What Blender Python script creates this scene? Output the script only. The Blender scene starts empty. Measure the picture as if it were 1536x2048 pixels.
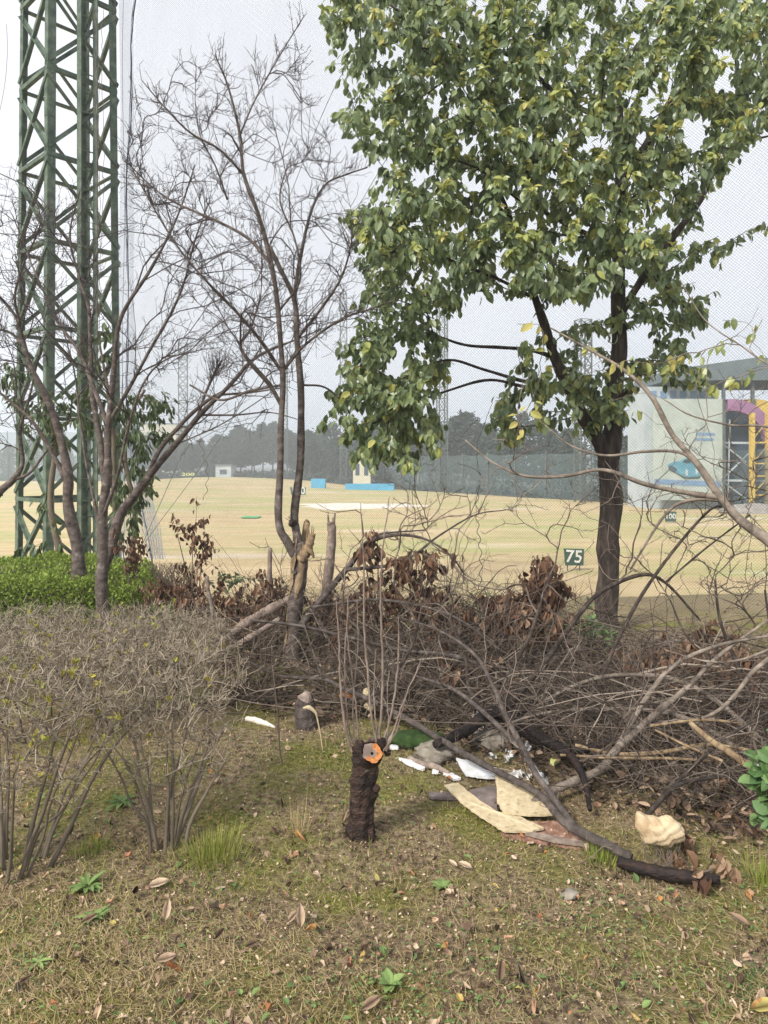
import bpy, math, numpy as np
from mathutils import Vector
rng = np.random.default_rng(7)
C = bpy.context.scene.collection
PI = math.pi

# ---------------------------------------------------------------- camera
F = 1500.0; HZ = 930.0; CAMH = 1.6
HAZE = .0019
PITCH = 0.0      # level camera, picture shifted down a little: uprights stay upright
sc = bpy.context.scene
cam = bpy.data.cameras.new('camera'); co = bpy.data.objects.new('camera', cam); C.objects.link(co)
co.location = (0, 0, CAMH); co.rotation_euler = (PI/2-PITCH, 0, 0)
cam.sensor_fit = 'VERTICAL'; cam.sensor_height = 36; cam.lens = 36*F/2048
cam.shift_y = -(1024-HZ)/2048; cam.clip_start = 0.05; cam.clip_end = 6000
sc.camera = co
sc.render.resolution_x = 768; sc.render.resolution_y = 1024
# ---------------------------------------------------------------- sky and sun
SUN_EL = 40; SUN_ROT = -140
w = bpy.data.worlds.new('World'); sc.world = w; w.use_nodes = True
nt = w.node_tree; bg = nt.nodes['Background']
sky = nt.nodes.new('ShaderNodeTexSky'); sky.sky_type = 'NISHITA'; sky.sun_disc = False
sky.sun_elevation = math.radians(SUN_EL); sky.sun_rotation = math.radians(SUN_ROT)
sky.air_density = 1.0; sky.dust_density = 6.0; sky.ozone_density = 1.0
hs = nt.nodes.new('ShaderNodeHueSaturation'); hs.inputs['Saturation'].default_value = 0.35
nt.links.new(sky.outputs[0], hs.inputs['Color'])
mx = nt.nodes.new('ShaderNodeMixRGB'); mx.inputs[0].default_value = 0.88      # cloud veil over the clear sky
mx.inputs[2].default_value = (8.2, 8.35, 8.9, 1)
nt.links.new(hs.outputs[0], mx.inputs[1]); nt.links.new(mx.outputs[0], bg.inputs[0])
bg.inputs[1].default_value = 0.094
sl = bpy.data.lights.new('sun', 'SUN'); sl.energy = 3.9; sl.angle = math.radians(10); sl.color = (1, .95, .87)
so = bpy.data.objects.new('sun', sl); C.objects.link(so)
# sun high, from behind the camera's left shoulder
az = math.radians(SUN_ROT)
sd = Vector((math.sin(az)*math.cos(math.radians(SUN_EL)), math.cos(az)*math.cos(math.radians(SUN_EL)), math.sin(math.radians(SUN_EL))))
so.rotation_euler = (-sd).to_track_quat('-Z', 'Y').to_euler()
vs = sc.view_settings; vs.view_transform = 'Standard'; vs.look = 'None'; vs.exposure = 0.54; vs.gamma = 1
sc.cycles.transparent_max_bounces = 16; sc.cycles.volume_bounces = 2

# ---------------------------------------------------------------- helpers
def nrm(a):
    return a/np.maximum(np.linalg.norm(a, axis=-1, keepdims=True), 1e-9)
def W(px, py, Y):
    """point at distance Y on the sight line of a place in the photo"""
    sp, cp = math.sin(PITCH), math.cos(PITCH)
    a = (px-768)/F; b = -(py-HZ)/F
    d = np.array([a, cp+b*sp, -sp+b*cp]); d = d/d[1]*Y
    return np.array([d[0], d[1], d[2]+CAMH])
_s = [(rng.uniform(0, 2*PI), rng.uniform(0, 2*PI)) for _ in range(24)]
def wav(x, y, base, n=8, off=0):
    s = 0
    for i in range(n):
        a, p = _s[(i+off) % 24]; k = base*(1+.37*i)
        s = s + np.sin(k*(x*math.cos(a*3+i)+y*math.sin(a*3+i))+p)/(1+.37*i)
    return s/3.0
def smooth(a, b, x):
    t = np.clip((x-a)/(b-a), 0, 1); return t*t*(3-2*t)
def gz(x, y):
    x = np.asarray(x, float); y = np.asarray(y, float)
    bank = -1.8*smooth(8.5, 17, y)
    near = (1-smooth(9, 20, y))*(wav(x, y, 1.1)*.035+wav(x, y, 5, off=5)*.012+wav(x, y, 17, off=9)*.005)
    near = near + .035*np.exp(-(((x+.25)/.5)**2+((y-3.25)/.35)**2)) + .03*np.exp(-(((x+.7)/.5)**2+((y-3.9)/.5)**2))
    far = smooth(16, 40, y)*(wav(x, y, .06, off=3)*.12)
    hump = 1.45*np.exp(-(((x+27)/17)**2+((y-118)/34)**2))
    return bank+near+far+hump

ORG = {}
class MB:
    def __init__(s): s.V = []; s.Fc = []; s.A = []; s.n = 0
    def add(s, v, faces, var=.5):
        v = np.asarray(v, float).reshape(-1, 3)
        for f in faces:
            f = np.asarray(f, np.int64)
            if f.size: s.Fc.append(f+s.n)
        s.V.append(v); a = np.empty(len(v)); a[:] = var; s.A.append(a); s.n += len(v)
    def tubes(s, P, R, k=5, var=.5, cap=False):
        P = np.asarray(P, float); R = np.asarray(R, float)
        if P.ndim == 2: P = P[None]; R = R[None]
        T, N, _ = P.shape
        t = nrm(np.gradient(P, axis=1)); m = np.abs(nrm(P[:, -1]-P[:, 0]))
        ref = np.eye(3)[np.argmin(m, axis=1)][:, None, :]
        n1 = nrm(np.cross(t, ref)); n2 = np.cross(t, n1)
        a = np.arange(k)*2*PI/k
        ring = P[:, :, None, :]+R[:, :, None, None]*(np.cos(a)[None, None, :, None]*n1[:, :, None, :]+np.sin(a)[None, None, :, None]*n2[:, :, None, :])
        i = np.arange(N-1)[:, None]; j = np.arange(k)[None, :]; j2 = (j+1) % k
        q = np.stack([i*k+j, i*k+j2, (i+1)*k+j2, (i+1)*k+j], -1).reshape(-1, 4)
        off = (np.arange(T)*N*k)[:, None, None]
        f = [(q[None]+off).reshape(-1, 4)]
        if cap:
            c = np.stack([(N-1)*k+np.arange(k), np.arange(k)[::-1]])
            f.append((c[None]+off).reshape(-1, k))
        v = np.repeat(np.broadcast_to(np.asarray(var, float), (T,)), N*k)
        s.add(ring, f, v)
    def inst(s, tv, tf, pos, ax, up, sc_, var=.5):
        """copies of a template: template y axis -> ax, z -> up"""
        pos = np.asarray(pos, float); K = len(pos)
        if K == 0: return
        y = nrm(np.broadcast_to(ax, (K, 3))); x = nrm(np.cross(y, np.broadcast_to(up, (K, 3)))); z = np.cross(x, y)
        sc_ = np.asarray(sc_, float)
        if sc_.ndim == 0: sc_ = np.full((K, 3), float(sc_))
        if sc_.ndim == 1: sc_ = np.repeat(sc_[:, None], 3, 1)
        tv = np.asarray(tv, float); L = tv[None]*sc_[:, None, :]
        v = pos[:, None]+L[..., 0:1]*x[:, None]+L[..., 1:2]*y[:, None]+L[..., 2:3]*z[:, None]
        off = (np.arange(K)*len(tv))[:, None, None]
        s.add(v, [(np.asarray(f)[None]+off).reshape(-1, len(f[0])) for f in tf], np.repeat(np.broadcast_to(np.asarray(var, float), (K,)), len(tv)))
    def box(s, c, e, R=None, var=.5, bev=0):
        e = np.asarray(e, float)/2
        v = np.array([[x, y, z] for x in (-1, 1) for y in (-1, 1) for z in (-1, 1)], float)*e
        if R is not None: v = v@np.asarray(R).T
        s.add(v+np.asarray(c, float), [np.array([[0, 1, 3, 2], [4, 6, 7, 5], [0, 4, 5, 1], [2, 3, 7, 6], [0, 2, 6, 4], [1, 5, 7, 3]])], var)
    def beam(s, a, b, w_, h_, up=(0, 0, 1), var=.5):
        a = np.asarray(a, float); b = np.asarray(b, float); y = nrm(b-a); up = np.asarray(up, float)
        if abs(y@up) > .98: up = np.array([1., 0, 0])
        x = nrm(np.cross(y, up)); z = np.cross(x, y)
        s.box((a+b)/2, (w_, np.linalg.norm(b-a), h_), np.stack([x, y, z], 1), var)
    def angle(s, a, b, w_, t_, nrmv, var=.5):
        """L-section steel: one leg in the face, one leg standing on it"""
        a = np.asarray(a, float); b = np.asarray(b, float); nv = nrm(np.asarray(nrmv, float)); y = nrm(b-a); x = nrm(np.cross(y, nv))
        s.beam(a, b, w_, t_, nv, var); s.beam(a+x*(w_/2-t_/2)-nv*w_/2, b+x*(w_/2-t_/2)-nv*w_/2, t_, w_-t_, nv, var)
    def build(s, name, mat, parent=None, origin=None, smooth=False):
        if not s.Fc: return None
        me = bpy.data.meshes.new(name); V = np.concatenate(s.V) if s.V else np.zeros((0, 3))
        org = np.zeros(3)
        if parent is not None: org = ORG[parent.name]
        elif origin is not None: org = np.asarray(origin, float)
        V = V-org
        me.vertices.add(len(V)); me.vertices.foreach_set('co', V.astype(np.float32).ravel())
        tot = np.concatenate([np.full(len(f), f.shape[1]) for f in s.Fc]); lv = np.concatenate([f.ravel() for f in s.Fc])
        me.loops.add(len(lv)); me.loops.foreach_set('vertex_index', lv.astype(np.int32))
        me.polygons.add(len(tot)); st = np.concatenate([[0], np.cumsum(tot)[:-1]])
        me.polygons.foreach_set('loop_start', st.astype(np.int32))
        me.polygons.foreach_set('use_smooth', np.full(len(tot), smooth, bool))
        at = me.attributes.new('var', 'FLOAT', 'POINT'); at.data.foreach_set('value', np.concatenate(s.A).astype(np.float32))
        me.update(calc_edges=True); me.validate()
        me.materials.append(mat)
        o = bpy.data.objects.new(name, me); C.objects.link(o)
        if parent is not None:
            o.parent = parent; ORG[o.name] = org
        else:
            o.location = org; ORG[o.name] = org
        return o
def tag(o, label, cat, group=None, kind=None):
    o['label'] = label
    if cat: o['category'] = cat
    if group: o['group'] = group
    if kind: o['kind'] = kind
    return o
def thing(name, label, cat, loc, group=None, kind=None):
    o = bpy.data.objects.new(name, None); C.objects.link(o); o.location = [float(v) for v in loc]; ORG[o.name] = np.array(loc, float)
    o.empty_display_size = .1
    return tag(o, label, cat, group, kind)
def dup(root, loc, rz=0, s=1, label=None):
    r = root.copy(); C.objects.link(r); r.location = [float(v) for v in loc]; r.rotation_euler = (0, 0, rz); r.scale = (s, s, s) if np.isscalar(s) else s
    if label: r['label'] = label
    for ch in list(root.children):
        c = ch.copy(); C.objects.link(c); c.parent = r
        for g in ch.children:
            d = g.copy(); C.objects.link(d); d.parent = c
    return r

# ---------------------------------------------------------------- materials
def mat(name, cols, attr=False, scale=3.0, detail=5, rough=.8, bump=0, bscale=30, stretch=(1, 1, 1), trans=0, spec=.3, metal=0, noise_mix=.35):
    """procedural: a colour ramp read from noise, or from each piece's own 'var' with some noise on top"""
    m = bpy.data.materials.new(name); m.use_nodes = True; n = m.node_tree.nodes; l = m.node_tree.links
    b = n['Principled BSDF']; b.inputs['Roughness'].default_value = rough; b.inputs['Metallic'].default_value = metal
    b.inputs['Specular IOR Level'].default_value = spec
    tc = n.new('ShaderNodeTexCoord'); mp = n.new('ShaderNodeMapping'); mp.inputs['Scale'].default_value = stretch
    l.new(tc.outputs['Object'], mp.inputs[0])
    nz = n.new('ShaderNodeTexNoise'); nz.inputs['Scale'].default_value = scale; nz.inputs['Detail'].default_value = detail; nz.inputs['Roughness'].default_value = .6
    l.new(mp.outputs[0], nz.inputs['Vector'])
    cr = n.new('ShaderNodeValToRGB')
    while len(cr.color_ramp.elements) < len(cols): cr.color_ramp.elements.new(.5)
    for i, c in enumerate(cols):
        p, c = (c[0], c[1]) if len(c) == 2 else (i/(len(cols)-1) if attr else .3+.4*i/max(1, len(cols)-1), c)
        cr.color_ramp.elements[i].position = p; cr.color_ramp.elements[i].color = (*c, 1)
    if attr:
        a = n.new('ShaderNodeAttribute'); a.attribute_name = 'var'
        ml = n.new('ShaderNodeMath'); ml.operation = 'MULTIPLY_ADD'; ml.inputs[1].default_value = noise_mix; l.new(nz.outputs[0], ml.inputs[0])
        sb = n.new('ShaderNodeMath'); sb.operation = 'SUBTRACT'; sb.inputs[1].default_value = noise_mix/2; l.new(a.outputs['Fac'], sb.inputs[0]); l.new(sb.outputs[0], ml.inputs[2])
        l.new(ml.outputs[0], cr.inputs[0])
    else: l.new(nz.outputs[0], cr.inputs[0])
    l.new(cr.outputs[0], b.inputs['Base Color'])
    if bump:
        n2 = n.new('ShaderNodeTexNoise'); n2.inputs['Scale'].default_value = bscale; n2.inputs['Detail'].default_value = 6; l.new(mp.outputs[0], n2.inputs['Vector'])
        bp = n.new('ShaderNodeBump'); bp.inputs['Strength'].default_value = bump; bp.inputs['Distance'].default_value = .01
        l.new(n2.outputs[0], bp.inputs['Height']); l.new(bp.outputs[0], b.inputs['Normal'])
    if trans:
        t = n.new('ShaderNodeBsdfTranslucent'); l.new(cr.outputs[0], t.inputs[0]); ms = n.new('ShaderNodeMixShader'); ms.inputs[0].default_value = trans
        l.new(b.outputs[0], ms.inputs[1]); l.new(t.outputs[0], ms.inputs[2]); l.new(ms.outputs[0], n['Material Output'].inputs[0])
    return m
M = {}
M['leaf'] = mat('evergreen_leaf', [(0, (.11, .15, .08)), (.3, (.18, .24, .115)), (.62, (.27, .33, .14)), (.85, (.42, .45, .13)), (1, (.52, .46, .15))], True, rough=.38, trans=.40, spec=.6, noise_mix=.2)
M['leafstrip'] = mat('long_leaf', [(.05, .075, .03), (.09, .13, .05), (.14, .19, .08)], True, rough=.45, trans=.2, spec=.4)
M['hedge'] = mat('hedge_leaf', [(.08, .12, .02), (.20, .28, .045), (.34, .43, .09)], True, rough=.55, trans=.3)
M['shrubleaf'] = mat('shrub_leaf', [(.07, .14, .05), (.15, .26, .09), (.26, .38, .15)], True, rough=.35, trans=.2, spec=.5)
M['deadleaf'] = mat('dead_leaf', [(.06, .03, .02), (.14, .075, .045), (.24, .14, .085), (.38, .26, .17)], True, rough=.7, trans=.15)
M['litter'] = mat('leaf_litter', [(0, (.022, .016, .012)), (.25, (.10, .062, .04)), (.55, (.30, .205, .135)), (.8, (.56, .43, .31)), (.94, (.34, .13, .055)), (1, (.42, .36, .12))], True, scale=40, rough=.8, noise_mix=.25)
M['grass'] = mat('short_grass', [(0, (.13, .085, .045)), (.3, (.38, .28, .15)), (.55, (.52, .42, .22)), (.72, (.34, .32, .08)), (.87, (.20, .24, .045)), (1, (.28, .38, .07))], True, rough=.7, trans=.25, noise_mix=.1)
M['weed'] = mat('weed_leaf', [(.07, .12, .04), (.14, .22, .07), (.27, .37, .12)], True, rough=.6, trans=.2)
M['cherry'] = mat('cherry_bark', [(.035, .027, .024), (.085, .066, .057), (.13, .105, .093), (.24, .21, .185)], scale=14, detail=9, rough=.8, bump=.8, bscale=45, stretch=(1, 1, 1.5), spec=.25)
M['twigbark'] = mat('purplish_twig_bark', [(.030, .021, .022), (.062, .046, .046), (.12, .095, .09)], scale=9, rough=.75)
M['bark'] = mat('dark_bark', [(.018, .013, .011), (.045, .034, .028), (.10, .078, .062)], scale=22, rough=.9, bump=1, bscale=45, stretch=(1, 1, .22))
M['shrubbark'] = mat('grey_shrub_bark', [(.055, .044, .033), (.16, .13, .095), (.34, .285, .215)], True, scale=14, rough=.85, noise_mix=.5)
M['brush'] = mat('brush_twig', [(.026, .019, .015), (.08, .060, .047), (.17, .135, .108), (.36, .30, .24)], True, scale=12, rough=.85, noise_mix=.3)
M['palewood'] = mat('pale_branch', [(.08, .064, .052), (.19, .155, .125), (.33, .275, .225)], scale=14, detail=8, rough=.85, bump=.7, bscale=50)
M['greybranch'] = mat('grey_brown_branch', [(.032, .026, .023), (.075, .060, .053), (.15, .125, .11)], scale=18, detail=8, rough=.85, bump=.8, bscale=50)
M['shoot'] = mat('shoot_bark', [(.13, .095, .075), (.21, .16, .13), (.30, .24, .20)], scale=20, rough=.7)
M['black'] = mat('charred_bark', [(.006, .0045, .004), (.014, .009, .008), (.04, .02, .014)], scale=14, rough=.7, bump=1.2, bscale=35, stretch=(1, 1, 3), spec=.35)
M['cut'] = mat('cut_wood', [(.16, .06, .025), (.42, .16, .05), (.56, .27, .10)], scale=60, detail=8, rough=.85, bump=.8)
M['heart'] = mat('weathered_wood', [(.12, .09, .08), (.22, .17, .14), (.34, .27, .22)], scale=20, rough=.9)
M['peel'] = mat('peeled_wood', [(.08, .055, .035), (.19, .13, .075), (.29, .21, .125), (.40, .31, .20)], scale=22, detail=8, rough=.9, bump=.8, stretch=(1, 1, .3))
M['steel'] = mat('green_painted_steel', [(.035, .055, .04), (.085, .12, .085), (.17, .205, .155)], scale=6, detail=9, rough=.65, spec=.3)
M['stumpbark'] = mat('black_cherry_bark', [(.007, .005, .0045), (.022, .014, .011), (.05, .028, .021), (.15, .115, .10)], scale=11, detail=9, rough=.75, bump=1, bscale=50, stretch=(1, 1, 2.6), spec=.3)
M['darksteel'] = mat('grey_steel', [(.06, .075, .07), (.10, .12, .11), (.16, .18, .17)], scale=4, rough=.6)
M['net'] = mat('net_cord', [(.055, .06, .065), (.09, .095, .10)], scale=2, rough=.9)
M['netpale'] = mat('pale_net_cord', [(.22, .25, .30), (.34, .37, .43)], scale=2, rough=.9)
M['rope'] = mat('border_rope', [(.02, .025, .05), (.05, .055, .09)], scale=30, rough=.9)
M['card'] = mat('buff_board', [(.24, .18, .11), (.47, .38, .235), (.54, .445, .285), (.62, .53, .37)], scale=34, detail=10, rough=.9, bump=.4)
M['cardedge'] = mat('grey_board', [(.10, .08, .075), (.17, .135, .125), (.26, .21, .19)], scale=14, rough=.9, bump=.5)
M['pinkboard'] = mat('pinkish_rotten_board', [(.10, .05, .035), (.26, .14, .10), (.45, .30, .23)], scale=26, rough=.9, bump=1)
M['paper'] = mat('brown_paper', [(.40, .27, .15), (.60, .46, .29), (.70, .58, .40)], scale=12, rough=.7, trans=.1, bump=.4)
M['white'] = mat('dirty_white_plastic', [(.40, .38, .35), (.66, .66, .66), (.80, .81, .83)], scale=7, rough=.5)
M['greyplastic'] = mat('grey_plastic', [(.14, .13, .12), (.30, .29, .28), (.45, .44, .43)], scale=9, rough=.6, bump=.3)
M['stone'] = mat('rock', [(.13, .115, .09), (.24, .21, .17), (.34, .31, .26)], scale=14, detail=8, rough=.95, bump=1)
M['moss'] = mat('green_moss', [(.012, .028, .008), (.03, .058, .015), (.055, .09, .025)], scale=16, rough=1, bump=1.2)
M['gravel'] = mat('grey_gravel', [(.20, .19, .17), (.34, .32, .29)], scale=3, detail=9, rough=1, bump=1)
M['signgreen'] = mat('sign_green', [(.03, .07, .055), (.045, .10, .075)], scale=4, rough=.6)
M['signwhite'] = mat('sign_white', [(.55, .56, .52), (.72, .73, .70)], scale=18, rough=.6)
M['signyellow'] = mat('sign_yellow', [(.6, .62, .22), (.7, .72, .3)], scale=4, rough=.6)
M['fartree'] = mat('far_foliage', [(.018, .034, .028), (.035, .060, .046), (.060, .088, .065)], True, rough=.8)
M['fartrunk'] = mat('far_trunk', [(.10, .09, .08), (.2, .18, .16)], scale=3, rough=.9)
M['blue'] = mat('blue_paint', [(.06, .30, .50), (.10, .40, .62)], scale=.6, rough=.6)
M['cream'] = mat('cream_render', [(.55, .50, .36), (.66, .61, .47)], scale=.5, rough=.85)
M['whitewall'] = mat('white_render', [(.36, .42, .44), (.50, .55, .57)], scale=.9, detail=8, rough=.85)
M['roofgrey'] = mat('grey_roof', [(.10, .13, .14), (.15, .18, .19)], scale=.8, rough=.7)
M['bluegrey'] = mat('blue_grey_cladding', [(.035, .055, .085), (.055, .08, .115)], scale=.6, rough=.6, bump=.2, bscale=4)
M['poster'] = mat('poster_board', [(.27, .32, .29), (.38, .43, .39), (.46, .50, .46)], scale=.7, detail=9, rough=.6)
M['posterblue'] = mat('poster_blue', [(.14, .23, .36), (.20, .31, .45)], scale=2, detail=8, rough=.7)
M['carblue'] = mat('printed_teal', [(.07, .21, .28), (.14, .33, .42)], scale=2, rough=.6)
M['cardark'] = mat('printed_dark', [(.05, .08, .09), (.09, .13, .14)], scale=2, rough=.6)
M['yellow'] = mat('yellow_paint', [(.50, .34, .07), (.62, .45, .12)], scale=1, rough=.7)
M['pink'] = mat('magenta_paint', [(.24, .12, .22), (.34, .18, .31)], scale=1, detail=8, rough=.8)
M['soil'] = mat('dark_earth', [(.03, .03, .025), (.07, .065, .055)], scale=3, rough=1)
M['yflower'] = mat('yellow_leaf', [(.25, .22, .04), (.42, .36, .06), (.33, .40, .08)], True, rough=.6, trans=.2)
def net_sheet(name, col, alpha):
    m = mat(name, [col, tuple(c*1.3 for c in col)], scale=.4, rough=.9); b = m.node_tree.nodes['Principled BSDF']; b.inputs['Alpha'].default_value = alpha; return m
M['screen'] = net_sheet('green_windbreak_net', (.13, .18, .19), .38)

def ground_material():
    m = bpy.data.materials.new('ground_earth_and_grass'); m.use_nodes = True; n = m.node_tree.nodes; l = m.node_tree.links; b = n['Principled BSDF']
    b.inputs['Roughness'].default_value = .95; b.inputs['Specular IOR Level'].default_value = .15
    tc = n.new('ShaderNodeTexCoord')
    def noise(scale, detail=6, st=(1, 1, 1), rough=.6):
        mp = n.new('ShaderNodeMapping'); mp.inputs['Scale'].default_value = st; l.new(tc.outputs['Object'], mp.inputs[0])
        z = n.new('ShaderNodeTexNoise'); z.inputs['Scale'].default_value = scale; z.inputs['Detail'].default_value = detail; z.inputs['Roughness'].default_value = rough
        l.new(mp.outputs[0], z.inputs['Vector']); return z.outputs[0]
    def ramp(inp, st):
        r = n.new('ShaderNodeValToRGB')
        while len(r.color_ramp.elements) < len(st): r.color_ramp.elements.new(.5)
        for e, (p, c) in zip(r.color_ramp.elements, st): e.position = p; e.color = (*c, 1)
        l.new(inp, r.inputs[0]); return r.outputs[0]
    def mix(f, a, c):
        x = n.new('ShaderNodeMixRGB'); l.new(f, x.inputs[0]); l.new(a, x.inputs[1]); l.new(c, x.inputs[2]); return x.outputs[0]
    soil = ramp(noise(28, 9, rough=.75), [(.32, (.022, .016, .011)), (.43, (.10, .072, .046)), (.55, (.26, .195, .12)), (.70, (.46, .37, .24))])
    moss = ramp(noise(45, 7), [(.3, (.045, .045, .012)), (.5, (.15, .145, .035)), (.7, (.28, .26, .08))])
    near = mix(ramp(noise(1.7, 5), [(.46, (0, 0, 0)), (.6, (1, 1, 1))]), soil, moss)
    # mown dry turf: bands stretched across the field, greener and barer streaks
    base = ramp(noise(1.3, 12, (.16, .6, 1), .8), [(.30, (.24, .18, .10)), (.42, (.42, .32, .175)), (.55, (.52, .405, .235)), (.68, (.56, .45, .29)), (.80, (.40, .34, .24))])
    green = ramp(noise(2.6, 10, (.35, 1.0, 1), .8), [(.38, (.42, .38, .18)), (.6, (.24, .31, .09))])
    gm = ramp(noise(.28, 9, (.26, .8, 1), .72), [(.46, (0, 0, 0)), (.61, (.8, .8, .8))])
    fld = mix(gm, base, green)
    pale = ramp(noise(.7, 5), [(.3, (.58, .50, .42)), (.7, (.68, .60, .50))])
    fld = mix(ramp(noise(.16, 6, (.35, 1.5, 1), .6), [(.60, (0, 0, 0)), (.68, (.55, .55, .55))]), fld, pale)
    sp = n.new('ShaderNodeSeparateXYZ'); l.new(tc.outputs['Object'], sp.inputs[0])
    mr = n.new('ShaderNodeMapRange'); mr.inputs['From Min'].default_value = 7.4; mr.inputs['From Max'].default_value = 8.6; l.new(sp.outputs['Y'], mr.inputs['Value'])
    col = mix(mr.outputs[0], near, fld)
    # behind the far edge of the turf: dark rough ground.  edge line from (27.6,54) to (-19.7,142)
    e = n.new('ShaderNodeMath'); e.operation = 'MULTIPLY_ADD'; e.inputs[1].default_value = 88/47.3; l.new(sp.outputs['X'], e.inputs[0]); l.new(sp.outputs['Y'], e.inputs[2])
    wob = n.new('ShaderNodeMath'); wob.operation = 'MULTIPLY_ADD'; wob.inputs[1].default_value = 5; l.new(noise(.2), wob.inputs[0]); l.new(e.outputs[0], wob.inputs[2])
    er = n.new('ShaderNodeMapRange'); er.inputs['From Min'].default_value = 108; er.inputs['From Max'].default_value = 109; l.new(wob.outputs[0], er.inputs['Value'])
    wild = ramp(noise(.9, 8), [(.3, (.035, .04, .03)), (.55, (.08, .085, .055)), (.75, (.14, .13, .09))])
    ym = n.new('ShaderNodeMath'); ym.operation = 'MULTIPLY'; l.new(er.outputs[0], ym.inputs[0])
    # left of the range's back corner the turf simply runs on to the wood at 165 m
    xm = n.new('ShaderNodeMapRange'); xm.inputs['From Min'].default_value = -24; xm.inputs['From Max'].default_value = -20; l.new(sp.outputs['X'], xm.inputs['Value'])
    ff = n.new('ShaderNodeMapRange'); ff.inputs['From Min'].default_value = 158; ff.inputs['From Max'].default_value = 161; l.new(sp.outputs['Y'], ff.inputs['Value'])
    l.new(xm.outputs[0], ym.inputs[1]); mxm = n.new('ShaderNodeMath'); mxm.operation = 'MAXIMUM'; l.new(ym.outputs[0], mxm.inputs[0]); l.new(ff.outputs[0], mxm.inputs[1])
    col = mix(mxm.outputs[0], col, wild)
    l.new(col, b.inputs['Base Color'])
    bp = n.new('ShaderNodeBump'); bp.inputs['Strength'].default_value = .8; bp.inputs['Distance'].default_value = .02
    l.new(noise(38, 8, rough=.75), bp.inputs['Height']); l.new(bp.outputs[0], b.inputs['Normal'])
    return m

# ---------------------------------------------------------------- ground
def spaced(lo, hi, fine_lo, fine_hi, step, g=1.13):
    a = list(np.arange(fine_lo, fine_hi, step)); s_ = step; x = fine_hi
    while x < hi: a.append(x); s_ *= g; x += s_
    a.append(hi); s_ = step; x = fine_lo-step; b = []
    while x > lo: b.append(x); s_ *= g; x -= s_
    return np.array([lo]+b[::-1]+a)
xs = spaced(-700, 700, -4, 4, .05); ys = spaced(-60, 1900, 1.2, 8, .045, 1.06)
X, Yg = np.meshgrid(xs, ys); Z = gz(X, Yg)
nx, ny = len(xs), len(ys); i = np.arange(ny-1)[:, None]; j = np.arange(nx-1)[None]
g = MB(); g.add(np.stack([X, Yg, Z], -1), [np.stack([i*nx+j, i*nx+j+1, (i+1)*nx+j+1, (i+1)*nx+j], -1).reshape(-1, 4)])
o = g.build('ground', ground_material(), smooth=True); o['kind'] = 'structure'; o['label'] = 'littered grass bank falling to a dry tan driving range field'

# ---------------------------------------------------------------- leaf templates
def leaf_tmpl(wd=.5, fold=.25, droop=.25, tip=1.0):
    t = [0, .22, .52, .8, 1]; wv = [0, .40*wd, .5*wd, .30*wd, 0]
    v = [(0, a, -droop*a*a) for a in t]
    for sgn in (-1, 1): v += [(sgn*wv[k], t[k], -droop*t[k]**2+fold*wv[k]) for k in (1, 2, 3)]
    q = []; tr = []
    for b in (5, 8):
        q += [(1, 2, b+1, b), (2, 3, b+2, b+1)]; tr += [(0, 1, b), (3, 4, b+2)]
    return np.array(v, float), [np.array(q), np.array(tr)]
LEAF = leaf_tmpl(.56, .3, .22); LONG = leaf_tmpl(.3, .3, .35); DEAD = leaf_tmpl(.5, .9, .3); FLAT = leaf_tmpl(.5, .35, -.12)
TINY = (np.array([(0, 0, 0), (.32, .5, .08), (0, 1, -.08), (-.32, .5, .08)], float), [np.array([(0, 1, 2), (0, 2, 3)])])
BLADE = (np.array([(-.5, 0, 0), (.5, 0, 0), (-.4, .5, .12), (.4, .5, .12), (0, 1, .45)], float), [np.array([(0, 1, 3, 2)]), np.array([(2, 3, 4)])])

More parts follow.
